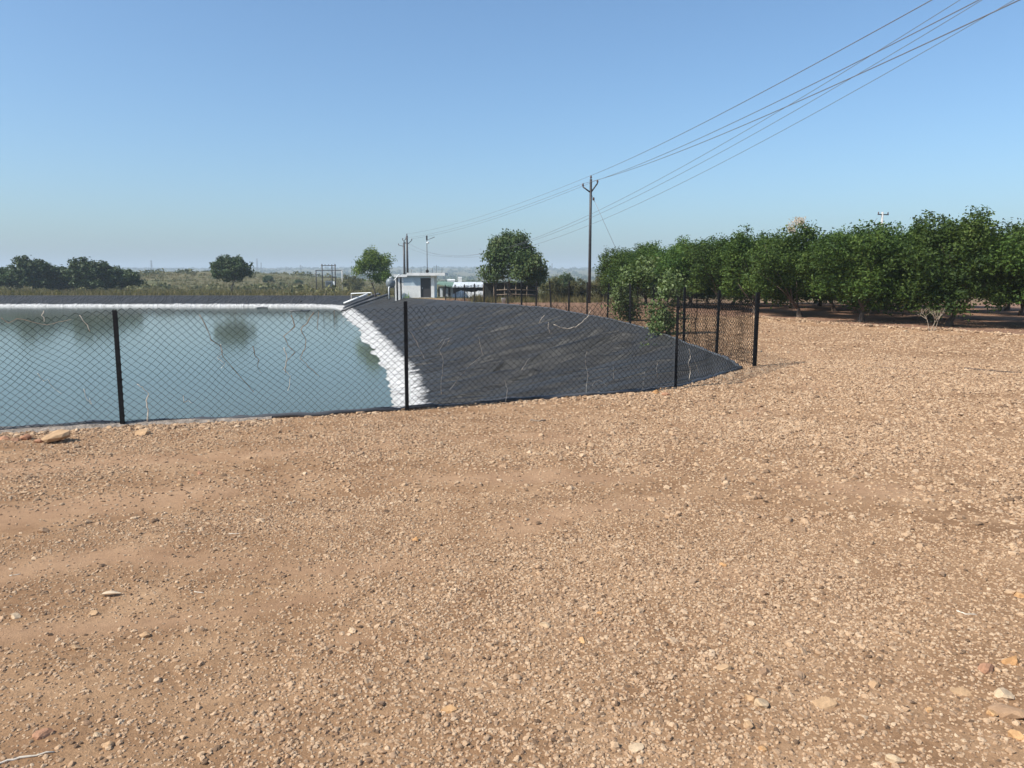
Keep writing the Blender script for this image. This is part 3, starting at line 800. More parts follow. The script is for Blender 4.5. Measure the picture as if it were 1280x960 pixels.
def on_fence(px, py):
    d = ray(px, py)
    for a, b in zip(NEARPOSTS[:-1], NEARPOSTS[1:]):
        n_ = np.array([-(b.y - a.y), b.x - a.x]); t = (n_ @ np.array([a.x, a.y])) / (n_ @ d[:2])
        p = d * t; L2 = (b.xy - a.xy).length_squared
        s = ((p[0] - a.x) * (b.x - a.x) + (p[1] - a.y) * (b.y - a.y)) / L2
        if -.02 <= s <= 1.02: return Vector((p[0], p[1] - .012, CAM_H + p[2]))
    return None
VINES = [
 ('dry_stalk', .0055, [(185, 527), (186, 512), (184, 500), (187, 492), (178, 483), (172, 480)], 'knobbly pale dry stalk rising from the ground right of the leftmost fence post'),
 ('dry_stalk', .004, [(55, 388), (54, 394), (56, 402)], 'short pale vine stub hanging in the fence mesh at far left'),
 ('dry_stalk', .004, [(101, 393), (107, 403), (113, 414)], 'pale slanting vine piece in the fence left of the leftmost post'),
 ('dry_brown', .004, [(2, 397), (12, 404), (22, 398), (40, 402), (60, 406), (72, 403), (90, 399)], 'brown vine draped along the sagging fence top at left'),
 ('dry_stalk', .0028, [(48, 466), (55, 477), (60, 473), (66, 484), (78, 492)], 'thin pale vine zigzag on the fence left of the leftmost post'),
 ('dry_stalk', .0028, [(105, 486), (110, 500), (116, 505), (113, 497)], 'small pale vine curl low on the fence left of the leftmost post'),
 ('dry_stalk', .003, [(230, 494), (231, 503), (236, 500), (241, 504)], 'small pale vine scrap on the fence left of the reflected tree'),
 ('dry_brown', .0045, [(250, 393), (259, 410), (265, 425), (276, 432), (280, 447), (292, 461), (305, 475), (318, 490)], 'long brown vine running diagonally down the fence by the tree reflection'),
 ('dry_stalk', .0035, [(276, 430), (279, 441), (272, 447), (282, 454), (277, 460)], 'pale tangle of dry vine in front of the tree reflection'),
 ('dry_brown', .0045, [(317, 433), (319, 443), (324, 449), (322, 458), (327, 466)], 'dark crooked vine right of the tree reflection'),
 ('dry_brown', .005, [(364, 393), (369, 408), (356, 420), (360, 432), (369, 440), (358, 452), (357, 466)], 'dark crooked vine twisting down the fence, left one of a pair'),
 ('dry_brown', .005, [(392, 390), (386, 401), (376, 412), (383, 423), (381, 436), (376, 447), (386, 458), (399, 470)], 'dark crooked vine twisting down the fence, right one of a pair'),
 ('dry_stalk', .0035, [(355, 434), (359, 447), (356, 462), (364, 470), (360, 488)], 'pale frayed vine hanging left of the dark crooked pair'),
 ('dry_brown', .003, [(398, 388), (397, 412)], 'straight loose wire end hanging near the white crust'),
 ('dry_brown', .003, [(418, 388), (419, 410)], 'straight loose wire end hanging in front of the far crust corner'),
 ('dry_stalk', .0035, [(513, 415), (521, 427), (527, 441), (531, 449)], 'pale vine slanting down right of the middle fence post'),
 ('dry_stalk', .0035, [(552, 494), (551, 478), (553, 462), (554, 448), (549, 438), (557, 424), (565, 421), (559, 430)], 'tall pale dry vine climbing the fence right of the middle post'),
 ('dry_stalk', .003, [(562, 487), (575, 470), (586, 458), (596, 449), (604, 444), (600, 430), (598, 421)], 'thin pale vine branching across the black liner'),
 ('dry_stalk', .003, [(548, 431), (554, 424)], 'short pale twig caught right of the middle post'),
 ('dry_stalk', .004, [(631, 504), (633, 495), (634, 486), (631, 475)], 'single pale straw standing at the liner edge'),
 ('dry_stalk', .003, [(652, 462), (658, 452), (663, 447)], 'short pale vine twig slanting over the black liner'),
 ('dry_stalk', .0038, [(674, 403), (678, 397), (681, 394)], 'short pale twig over the upper black liner'),
 ('dry_stalk', .0042, [(686, 402), (685, 410), (688, 417), (690, 415)], 'pale hooked twig over the upper black liner'),
 ('dry_stalk', .0045, [(692, 405), (700, 409), (710, 411), (720, 408), (728, 402), (735, 395), (738, 388)], 'long pale curved vine sweeping up towards the rim fence'),
 ('dry_stalk', .0038, [(732, 495), (733, 482), (735, 470), (732, 458), (731, 448), (734, 438)], 'tall pale straw standing between the two right fence posts'),
 ('dry_stalk', .0035, [(740, 482), (743, 477), (748, 475), (754, 478), (759, 483)], 'bowed pale grass blade bent over near the liner edge'),
 ('dry_stalk', .003, [(767, 475), (766, 455)], 'faint upright straw left of the right fence post'),
 ('dry_stalk', .004, [(803, 488), (804, 477), (806, 464)], 'pale upright straw just left of the right fence post'),
 ('dry_stalk', .0032, [(822, 470), (820, 461), (822, 453)], 'pale bowed blade beside the right fence post'),
 ('dry_stalk', .0042, [(861, 474), (863, 462), (860, 455), (863, 445), (861, 436)], 'knotted pale vine on the fence right of the right post'),
 ('dry_stalk', .003, [(873, 465), (870, 456), (868, 450)], 'thin bent straw between the right post and the corner'),
]
for mk, r, pts, lab in VINES:
    P = [on_fence(*p) for p in pts]; P = [p for p in P if p is not None]
    if len(P) < 2: continue
    mb = MB(); Q = []
    for a, b in zip(P[:-1], P[1:]):
        for t in (0, .33, .67): Q.append(a.lerp(b, t) + Vector((random.gauss(0, .003), random.gauss(0, .006), random.gauss(0, .003))))
    Q.append(P[-1]); m_ = len(Q)
    mb.tube(Q, [r * (1.15 - .6 * i / m_) * random.uniform(.75, 1.3) for i in range(m_)], 5)
    o = mb.build('loose_wire' if 'wire end' in lab else 'dry_vine', M[mk]); tag(o, lab, 'wire' if 'wire end' in lab else 'dry vine', 'dry vines in the fence')

# lone post behind the rim fence
pb = at(756, 374, 56); pz = g1(pb.x, pb.y)
mb = post_mesh(1.35, .07); o = mb.build('fence_post', M['rust_post'], None, (pb.x, pb.y, pz)); tag(o, 'lone dark fence post standing behind the rim fence left of the orchard', 'post')

# ------------------------------------------------------------------ concrete kerb and stones at the left edge of the pond
def build_kerb():
    pts = [(-9, 6.35)] + [(p.x, p.y) for p in NEAR[:5]]
    pts = np.array(pts); L = np.concatenate([[0], np.cumsum(np.hypot(*np.diff(pts, axis=0).T))])
    n = 90; s = np.linspace(0, L[-1], n); c = np.stack([np.interp(s, L, pts[:, k]) for k in (0, 1)], 1)
    t = np.gradient(c, axis=0); t /= np.hypot(*t.T)[:, None]; nr = np.column_stack([t[:, 1], -t[:, 0]])       # towards the camera
    taper = 1 - sstep(L[-1] * .62, L[-1], s)
    V = []
    prof = [(.02, -.1), (.02, .02), (.05, .035), (.12, .02), (.20, -.005), (.27, -.03), (.33, -.10)]
    for q, (o_, z_) in enumerate(prof):
        w = o_ * (.35 + .65 * taper) + .03 * (fbm(s * 3 + q, s * 0 + q, 2) - .5)
        p = c + nr * w[:, None]
        z = G(p[:, 0], p[:, 1]) + z_ + .012 * taper + .03 * (fbm(s * 5, s * 0 + q * 3.3, 3) - .5)
        V.append(np.column_stack([p, z]))
    V = np.concatenate(V); m = len(prof); i = np.arange(n - 1)
    F = np.concatenate([np.column_stack([a * n + i, (a + 1) * n + i, (a + 1) * n + i + 1, a * n + i + 1]) for a in range(m - 1)])
    o = link('pond_kerb', mesh_np('pond_kerb', V, F, M['silt'], True))
    tag(o, 'low crumbling grey kerb along the pond edge under the left fence', 'kerb')
build_kerb()
def stone_mesh(seed, dims, flat_facets=True):
    rnd = np.random.default_rng(seed); bm = bmesh.new(); bmesh.ops.create_icosphere(bm, subdivisions=2, radius=1)
    nrm = rnd.normal(size=(9, 3)); nrm /= np.linalg.norm(nrm, axis=1)[:, None]; off = rnd.uniform(.50, .92, 9)
    for v in bm.verts:
        p = np.array(v.co) * 1.15
        for a, b in zip(nrm, off):
            dd = p @ a - b
            if dd > 0: p = p - a * dd
        p += rnd.normal(size=3) * .045
        v.co = Vector((p[0] * dims[0], p[1] * dims[1], p[2] * dims[2]))
    me = bpy.data.meshes.new('stone'); bm.to_mesh(me); bm.free(); return me
STONES = [  # px, py, width px, material, flatness, label
 (1265, 829, 21, 'orange', .5, 'orange stone near the right edge, upper of the two orange ones'),
 (1271, 922, 17, 'orange', .5, 'orange stone near the right edge, lower of the two orange ones'),
 (1256, 871, 19, 'pale', .45, 'pale flat stone between the two orange stones at right'),
 (1262, 892, 34, 'brown', .4, 'large brown slab of stone half buried at the right edge'),
 (1232, 838, 20, 'red', .4, 'reddish flat stone left of the upper orange stone'),
 (1240, 893, 14, 'orange', .4, 'small dull orange stone left of the brown slab'),
 (952, 882, 18, 'pale', .55, 'pale rounded stone lying in coarse gravel below the centre right'),
 (937, 874, 14, 'tan', .6, 'round tan stone touching the pale rounded one'),
 (936, 908, 15, 'tan', .5, 'tan stone just below the pale rounded stone'),
 (905, 837, 20, 'tan', .35, 'flat tan stone left of and above the pale rounded stone'),
 (1031, 879, 28, 'tan', .3, 'broad flat tan stone pressed into the gravel at lower right'),
 (1093, 858, 14, 'tan', .4, 'small flat tan stone above the broad flat one'),
 (1117, 952, 18, 'pale', .4, 'pale stone at the bottom edge right of centre'),
 (1160, 888, 10, 'orange', .5, 'little yellow-orange stone at lower right'),
 (1199, 866, 20, 'tan', .35, 'flat tan stone left of the pale flat stone at right'),
 (954, 937, 11, 'orange', .5, 'little orange stone near the bottom edge'),
 (563, 889, 20, 'orange', .35, 'flat peach stone low in the centre of the yard'),
 (520, 676, 10, 'orange', .6, 'small peach stone standing out in the middle distance of the yard'),
 (727, 802, 14, 'orange', .4, 'thin orange chip of stone right of the bare patch'),
 (681, 783, 15, 'pale', .35, 'pale flat chip of stone beside a dark hollow'),
 (587, 753, 11, 'tan', .5, 'small tan stone above the bare patch'),
 (750, 767, 8, 'orange', .5, 'tiny orange stone right of centre'),
 (903, 707, 9, 'orange', .5, 'tiny orange stone at right of the yard'),
 (1071, 703, 11, 'pale', .35, 'narrow pale chip of stone on the right side'),
 (1275, 745, 12, 'orange', .4, 'orange chip of stone at the right border'),
 (179, 543, 20, 'tan', .35, 'flat tan stone on the dirt right of the leftmost fence post'),
 (116, 768, 13, 'tan', .45, 'tan stone below the dead leaf'),
 (55, 665, 11, 'brown', .5, 'dark brown clod on the left of the yard'),
 (250, 593, 7, 'red', .6, 'small dark red stone on the smooth dirt at left'),
 (224, 607, 7, 'tan', .6, 'small round tan stone near the dark red one'),
 (20, 772, 13, 'pale', .4, 'pale flat stone at the left border'),
 (95, 811, 13, 'tan', .4, 'tan stone in the lower left of the yard'),
 (180, 795, 15, 'tan', .35, 'flat tan stone low at left between finer gravel'),
 (56, 919, 20, 'red', .35, 'reddish flat stone near the bottom left twig'),
 (134, 932, 13, 'tan', .4, 'squarish tan stone right of the bottom left twig'),
 (120, 920, 10, 'pale', .5, 'pale nub of stone above the squarish tan stone'),
 (819, 492, 9, 'orange', .7, 'pink-orange brick fragment at the foot of the right fence post'),
 (748, 493, 7, 'pale', .6, 'white stone at the liner edge, left of two'),
 (778, 491, 8, 'pale', .5, 'white stone at the liner edge, right of two'),
 (832, 494, 12, 'red', .4, 'reddish flat stone at the foot of the right fence post'),
 (795, 936, 18, 'pale', .35, 'pale flat stone near the bottom centre'),
 (1131, 415, 6, 'pale', .7, 'pale stone lying on the orchard edge ridge'),
]
for i, (px, py, w, mt, fl, lab) in enumerate(STONES):
    p = ground(px, py); sz = w / 960 * (p - Vector((0, 0, CAM_H))).length / 2
    fl = min(1.0, fl * 1.5); me = stone_mesh(900 + i, (sz, sz * random.uniform(.6, .9), sz * fl)); me.materials.append(M['stone_' + mt])
    o = link('stone', me, None, p + Vector((0, 0, sz * fl * .12))); o.rotation_euler = (random.gauss(0, .12), random.gauss(0, .12), random.uniform(-.5, .5))
    tag(o, lab, 'stone', 'larger stones in the gravel')
p = ground(66, 553)
me = stone_mesh(77, (.135, .10, .055)); me.materials.append(M['stone_tan']); o = link('stone_block', me, None, p + Vector((0, .03, .055))); o.rotation_euler = (.05, -.12, .25)
tag(o, 'big tan block of stone resting against the grey kerb at left', 'stone')
for k, (px, py, s) in enumerate([(6, 549, .06), (20, 551, .05), (33, 549, .065), (48, 553, .05)]):
    p = ground(px, py); me = stone_mesh(60 + k, (s, s * .8, s * .55)); me.materials.append(M['stone_red'])
    o = link('red_rubble', me, None, p + Vector((0, 0, s * .2))); o.rotation_euler = (0, 0, k)
    tag(o, ['lump of red rubble by the kerb at the left border', 'second lump of red rubble from the left border', 'third lump of red rubble from the left border', 'lump of red rubble next to the big tan block'][k], 'rubble', 'red rubble by the kerb')

# dead leaf, twigs, thin dark brown strands
def dead_leaf(px, py, L):
    p = ground(px, py); V = []; n = 9
    for i in range(n):
        t = i / (n - 1); w = .16 * L * math.sin(math.pi * t ** .8) + .002
        for k in (-1, 0, 1):
            V.append((L * (t - .5), k * w, .008 + .007 * abs(k) + .006 * math.sin(t * 4)))
    F = [(i * 3 + k, i * 3 + k + 1, i * 3 + 4 + k, i * 3 + 3 + k) for i in range(n - 1) for k in (0, 1)]
    mb = MB(); mb.add(V, F, True); o = mb.build('dead_leaf', M['dead_leaf'], None, p); o.rotation_euler = (0, 0, .25)
    m_ = o.modifiers.new('solid', 'SOLIDIFY'); m_.thickness = .0012
    tag(o, 'curled pale dead leaf lying on the dirt at left', 'leaf')
    st = MB(); st.tube([(L * .5, 0, .013), (L * .62, .004, .018), (L * .72, .01, .012)], .0015, 4); st.build('leaf_stalk', M['dry_brown'], o)
dead_leaf(139, 745, .10)
def ground_stick(name, pts, r, mt, lab, cat):
    P = [ground(*p) + Vector((0, 0, r * .7)) for p in pts]; mb = MB(); Q = []
    for a, b in zip(P[:-1], P[1:]):
        for t in (0, .25, .5, .75): Q.append(a.lerp(b, t) + Vector((0, random.gauss(0, r * .5), random.gauss(0, r * .2))))
    Q.append(P[-1]); mb.tube(Q, [r * random.uniform(.8, 1.15) * (1.1 - .5 * i / len(Q)) for i in range(len(Q))], 6)
    tag(mb.build(name, M[mt]), lab, cat)
ground_stick('twig', [(-6, 956), (25, 948), (68, 941)], .005, 'dry_stalk', 'straight pale twig at the bottom left corner', 'twig')
ground_stick('twig', [(1196, 764), (1206, 768), (1221, 769)], .004, 'dry_stalk', 'pale curved twig on the gravel at the right', 'twig')
ground_stick('twig', [(243, 740), (255, 742)], .003, 'dry_stalk', 'short pale straw right of the dead leaf', 'twig')
ground_stick('twig', [(12, 720), (26, 718)], .003, 'dry_stalk', 'short pale straw left of the dead leaf', 'twig')
ground_stick('twig', [(286, 668), (304, 667)], .003, 'dry_stalk', 'thin straw on the smooth dirt left of centre', 'twig')
ground_stick('twig', [(663, 526), (672, 527), (682, 526)], .012, 'dry_brown', 'dark stick on the gravel in front of the liner edge', 'stick')
ground_stick('brown_strand', [(1206, 461), (1222, 462.5), (1240, 464), (1258, 465.5), (1290, 467)], .013, 'bark', 'half buried thin brown strand crossing the gravel at the right edge', 'strand')  # thin dark brown line laid across the gravel
ground_stick('brown_strand', [(1100, 460), (1130, 461), (1150, 460.5)], .007, 'bark', 'thin dark strand showing in the gravel at right', 'strand')

# ------------------------------------------------------------------ trees
ov = [orchard_variant(i) for i in range(5)]
ROW1 = [(15.9, 21.4), (13.8, 24.2), (11.9, 26.2), (10.85, 29.0), (10.1, 32.0), (9.45, 34.9), (8.8, 37.7), (8.15, 40.4), (7.5, 43.1), (6.85, 45.9)]
ROWLAB = ['orchard tree cut off by the right edge of the picture', 'orchard tree behind the bare dead shrub', 'orchard tree with a thick dark fork, left of the dead shrub', 'orchard tree with thin spreading stems, below the dry brown tree top',
          'orchard tree just right of the fence corner', 'orchard tree rising directly above the fence corner', 'orchard tree above the last fence panel, left of the corner post', 'orchard tree right of the pale sapling', 'orchard tree behind the pale sapling', 'leftmost orchard tree at the end of the front row']
k = 0
for r in range(4):
    off = np.array([.90, .43]) * 4.3 * r
    src = ROW1 if r == 0 else [(a, b) for a, b in ROW1]
    for q, (x, y) in enumerate(src):
        X, Y = x + off[0] + (random.gauss(0, .25) if r else 0), y + off[1] + (random.gauss(0, .25) if r else 0)
        if r and X / Y > .72: continue
        s = random.uniform(.88, 1.0) * (1.07 if q < 3 else 1.0)
        lab = ROWLAB[q] if r == 0 else ['', 'dark orchard tree in the second row, seen between front trunks', 'dark orchard tree in the third row, mostly hidden', 'dark orchard tree in the rearmost row, mostly hidden'][r]
        place_tree('orchard_tree', ov[k % 5], (X, Y, g1(X, Y)), random.uniform(0, 6.28), (s * 1.17, s * 1.17, s), lab, 'orchard trees' if r == 0 else ['', 'second orchard row', 'third orchard row', 'rear orchard row'][r])
        k += 1

tv = {'t0': leafy_variant(0, M['leaf_tree'], 760, .20), 't1': leafy_variant(1, M['leaf_bright'], 460, .20), 't2': leafy_variant(2, M['leaf_dark'], 340, .30, .9), 't5': leafy_variant(9, M['leaf_dark'], 340, .30, .95, 20, True), 't3': leafy_variant(3, M['leaf_dark'], 300, .32, .8), 't4': leafy_variant(4, M['leaf_scrub'], 360, .22, .8)}
def far_tree(px, Y, top, width, key, label, group=None, name='broadleaf_tree', rz=None, sink=0):
    p = at(px, 343, Y); gz = g1(p.x, p.y) - sink; zt = at(px, top, Y).z
    h = zt - gz; w = width / 960 * Y
    return place_tree(name, tv[key], (p.x, p.y, gz), random.uniform(0, 6.28) if rz is None else rz, (w / 1.12, w / 1.12, h / .97), label, group)
far_tree(288, 116, 319, 60, 't5', 'round dark tree on the far bank, mirrored in the water')
far_tree(469, 92, 311, 60, 't1', 'bright green tree left of the white pump house')
far_tree(641, 63, 290, 96, 't0', 'large round tree right of the pump house, dusty green')
for i, (px, top, w, Y, lab) in enumerate([(12, 333, 76, 128, 'dark tree at the left border of the far bank'), (38, 322, 60, 126, 'tallest dark tree in the clump at left'), (72, 330, 80, 130, 'dark tree in the middle of the left clump'),
        (112, 324, 74, 124, 'broad dark tree in the right half of the left clump'), (150, 333, 58, 126, 'dark tree at the right end of the left clump'), (92, 334, 84, 134, 'dark tree at the back of the left clump')]):
    far_tree(px, Y, top, w, 't3' if i % 2 else 't2', lab, 'trees of the left clump', sink=.6)
for px, top, w, Y, lab in [(335, 344, 18, 210, 'small round dark bush right of the mirrored tree'), (373, 349, 14, 210, 'smallest round dark bush left of the transformer'), (440, 343, 36, 150, 'grey-green bush right of the transformer frame')]:
    far_tree(px, Y, top, w, 't2' if w < 20 else 't4', lab, 'bushes on the scrubland', 'bush', sink=1.2)
for px, top, w, Y, lab in [(690, 345, 46, 72, 'olive bush right of the large round tree'), (722, 348, 40, 66, 'olive bush left of the power pole'), (748, 342, 36, 64, 'olive bush behind the power pole'),
                           (707, 341, 30, 95, 'dark bush on the skyline left of the power pole')]:
    far_tree(px, Y, top, w, 't2' if w == 30 else 't4', lab, 'bushes behind the rim fence', 'bush', sink=.9)

# dead brown tree top above the orchard
def dead_tree():
    p = at(993, 343, 44); z = g1(p.x, p.y); e = empty('dead_tree', (p.x, p.y, z), 0, 'dry brown tree top showing above the orchard', 'tree')
    h = at(993, 272, 44).z - z
    mb = MB(); limbs(mb, (0, 0, -.1), h * .8, .5, 4, .09, 5, .5, 1); mb.build('trunk', M['bark_pale'], e)
    cm = crown_mesh('crown', M['leaf_dead'], [((0, 0, h - .5), (.5, .5, .45)), ((.25, 0, h - .25), (.25, .25, .25)), ((-.3, 0, h - .6), (.25, .25, .25))], 60, 14, .10, .16)
    link('crown', cm, e)
dead_tree()

# sapling and bushes by the rim fence
def shrub(name, loc, h, blobs, ncl, nl, leaf, cr, mat, label, stems=4, group='shrubs by the fence', spread=.6, fork=.25):
    e = empty(name, loc, 0, label, 'shrub', group)
    mb = MB(); limbs(mb, (0, 0, -.05), h * .85, spread, stems, .022, int(h * 1000) % 97, fork, 2); mb.build('trunk', M['bark'], e)
    link('crown', crown_mesh('crown', mat, blobs, ncl, nl, leaf, cr, core=.6, aspect=.55), e)
    return e
p = at(802, 343, 27.5); h = at(802, 322, 27.5).z
shrub('sapling', (p.x, p.y, g1(p.x, p.y)), h, [((0, 0, h - .55), (.62, .5, .48)), ((.1, 0, h - .2), (.32, .3, .24)), ((-.45, 0, h - .75), (.32, .3, .25)), ((.45, 0, h - .9), (.3, .3, .28)), ((0, 0, h - 1.0), (.4, .4, .2))], 210, 10, .12, .17, M['leaf_pale'], 'pale green sapling in front of the orchard row end', fork=.42)
p = rim_at_px(768, 'right') + Vector((.25, 0, 0))
shrub('bush', (p.x, p.y, g1(p.x, p.y)), 1.25, [((0, 0, .5), (.55, .5, .5)), ((-.1, 0, .95), (.35, .35, .3)), ((.3, 0, .35), (.35, .3, .3))], 230, 10, .09, .16, M['leaf_pale'], 'pale bush growing through the rim fence, left of the sapling')
p = rim_at_px(826, 'right') + Vector((.15, 0, 0))
shrub('bush', (p.x, p.y, g1(p.x, p.y)), 1.75, [((.0, 0, 1.3), (.40, .4, .35)), ((.2, 0, 1.05), (.3, .3, .3)), ((-.25, 0, .5), (.4, .4, .42)), ((.05, 0, .35), (.42, .35, .35)), ((-.35, -.2, .2), (.35, .3, .25))], 260, 10, .085, .15, M['leaf_pale'], 'tall pale bush tangled in the rim fence, right of the sapling')
p = rim_at_px(838, 'right'); q = Vector((p.x - .70, p.y - .3, p.z - .30))
shrub('weed', q, .35, [((0, 0, .08), (.2, .16, .10)), ((.15, 0, .05), (.16, .12, .08))], 26, 7, .06, .07, M['leaf_pale'], 'small trailing weed lying on the liner below the rim bushes', 3)
# bare dead shrub at the orchard's edge
def bare_shrub():
    p = ground(1164, 414); e = empty('dead_shrub', p, 0, 'bare bleached shrub standing at the orchard edge', 'shrub'); rnd = random.Random(4)
    for s in range(3):
        mb = MB()
        def gr(q, d, L, r, lv):
            pts = [q]; c = q
            for i in range(4):
                d = (d + Vector((rnd.gauss(0, .13), rnd.gauss(0, .13), .03))).normalized(); c = c + d * L / 4; pts.append(c)
            mb.tube(pts, [r * (1 - .15 * i) for i in range(5)], 5)
            if lv < 3:
                for _ in range(3): gr(pts[rnd.choice((2, 3, 4))], (d + Vector((rnd.gauss(0, .6), rnd.gauss(0, .6), .15))).normalized(), L * .62, r * .62, lv + 1)
        gr(Vector((s * .05 - .05, 0, -.03)), Vector((s * .3 - .3, rnd.gauss(0, .2), 1)).normalized(), .36, .014, 0)
        mb.build('stem', M['bark_pale'], e)
bare_shrub()

# ------------------------------------------------------------------ far vegetation that reads as one mass
def clumps_stuff(name, pts, hs, ws, mat, leaf_scale, nl, label, cat):
    k = np.repeat(np.arange(len(pts)), nl)
    u = RNG.normal(size=(len(k), 3)); u /= np.linalg.norm(u, axis=1)[:, None]; u[:, 2] = np.abs(u[:, 2])
    r = RNG.uniform(.45, 1.0, len(k))[:, None]
    P = pts[k] + u * r * np.column_stack([ws[k], ws[k], hs[k]])
    V, F = leaves_np(P, u * .8 + np.array([0, 0, .3]), leaf_scale * (hs[k] + ws[k]) / 2, aspect=.7)
    me = mesh_np(name, V, F, mat)
    tone = RNG.random(len(pts)); lv = np.clip(.7 * tone[k] + .3 * RNG.random(len(k)), 0, 1)
    a = me.attributes.new('leafv', 'FLOAT', 'POINT'); a.data.foreach_set('value', np.repeat(lv, 4).astype(np.float32))
    tag(link(name, me), label, cat, kind='stuff')
def wedge(N, y0, y1, x0, x1, power=1.0):
    y = y0 + (y1 - y0) * RNG.random(N) ** power; a = RNG.uniform(x0, x1, N); x = a * y
    return x, y
x, y = wedge(2600, 108, 330, -.74, .10, 1.2)
keepm = ~((y < 150) & (x > -24)); x, y = x[keepm], y[keepm]
hs = RNG.uniform(.25, .8, len(x)) * (1 + 1.4 * (fbm(x * .03, y * .03, 3) > .56)); pts = np.column_stack([x, y, G(x, y) - .1])
clumps_stuff('scrub', pts, hs, hs * RNG.uniform(.8, 1.7, len(x)), M['leaf_scrub'], .42, 26, 'olive and straw coloured scrub covering the slope beyond the far bank', 'scrub')
x, y = wedge(1500, 330, 900, -.76, .76, 1.3); hs = RNG.uniform(.8, 2.8, len(x))
clumps_stuff('distant_trees', np.column_stack([x, y, G(x, y) - .2]), hs, hs * RNG.uniform(.8, 1.5, len(x)), M['leaf_dark'], .5, 26, 'hazy scattered trees on the plain towards the horizon', 'trees')
x, y = wedge(2600, 900, 3200, -.76, .76, 1.0); hs = RNG.uniform(2, 6, len(x))
clumps_stuff('horizon_woods', np.column_stack([x, y, G(x, y) - .5]), hs, hs * RNG.uniform(1., 2.2, len(x)), M['leaf_dark'], .7, 16, 'blue hazy woods along the horizon', 'woods')
def grass_stuff(name, x, y, h, mat, label, nb=9, w=.03, spread=.12):
    N = len(x); z = G(x, y); k = np.repeat(np.arange(N), nb)
    a = RNG.uniform(0, 6.28, len(k)); b = np.column_stack([x[k] + RNG.normal(size=len(k)) * spread, y[k] + RNG.normal(size=len(k)) * spread, z[k] - .03])
    L = h[k] * RNG.uniform(.5, 1.2, len(k)); lean = RNG.normal(size=(len(k), 2)) * .35
    tip = b + np.column_stack([lean[:, 0] * L, lean[:, 1] * L, L]); s = np.column_stack([np.cos(a), np.sin(a), 0 * a]) * (w * RNG.uniform(.6, 1.4, len(k)))[:, None]
    V = np.stack([b - s, b + s, tip], 1).reshape(-1, 3); F = np.arange(len(V)).reshape(-1, 3)
    me = mesh_np(name, V, F, mat); at_ = me.attributes.new('leafv', 'FLOAT', 'POINT'); at_.data.foreach_set('value', np.repeat(RNG.random(len(k)), 3).astype(np.float32))
    tag(link(name, me), label, 'grass', kind='stuff')
x, y = wedge(5200, 105, 240, -.72, -.12, 1.4); grass_stuff('dry_grass', x, y, RNG.uniform(.3, .9, len(x)), M['grass'], 'dry straw coloured grass beyond the far bank', 9, .06, .35)
x, y = wedge(1500, 46, 110, -.05, .16, 1.2); ok = ~in_poly(x, y, RIMC) & (y > 52); x, y = x[ok], y[ok]
grass_stuff('olive_grass', x, y, RNG.uniform(.2, .6, len(x)), M['grass'], 'olive grass behind the bare soil right of the pump house', 9, .03, .25)
x = RNG.normal(-11.9, .5, 130); y = RNG.normal(78.2, .8, 130); ok = ~in_poly(x, y, RIMC); x, y = x[ok], y[ok]
grass_stuff('green_grass', x, y, RNG.uniform(.3, .8, len(x)), M['weed'], 'bright green grass tuft at the left foot of the pump house', 12, .03, .15)
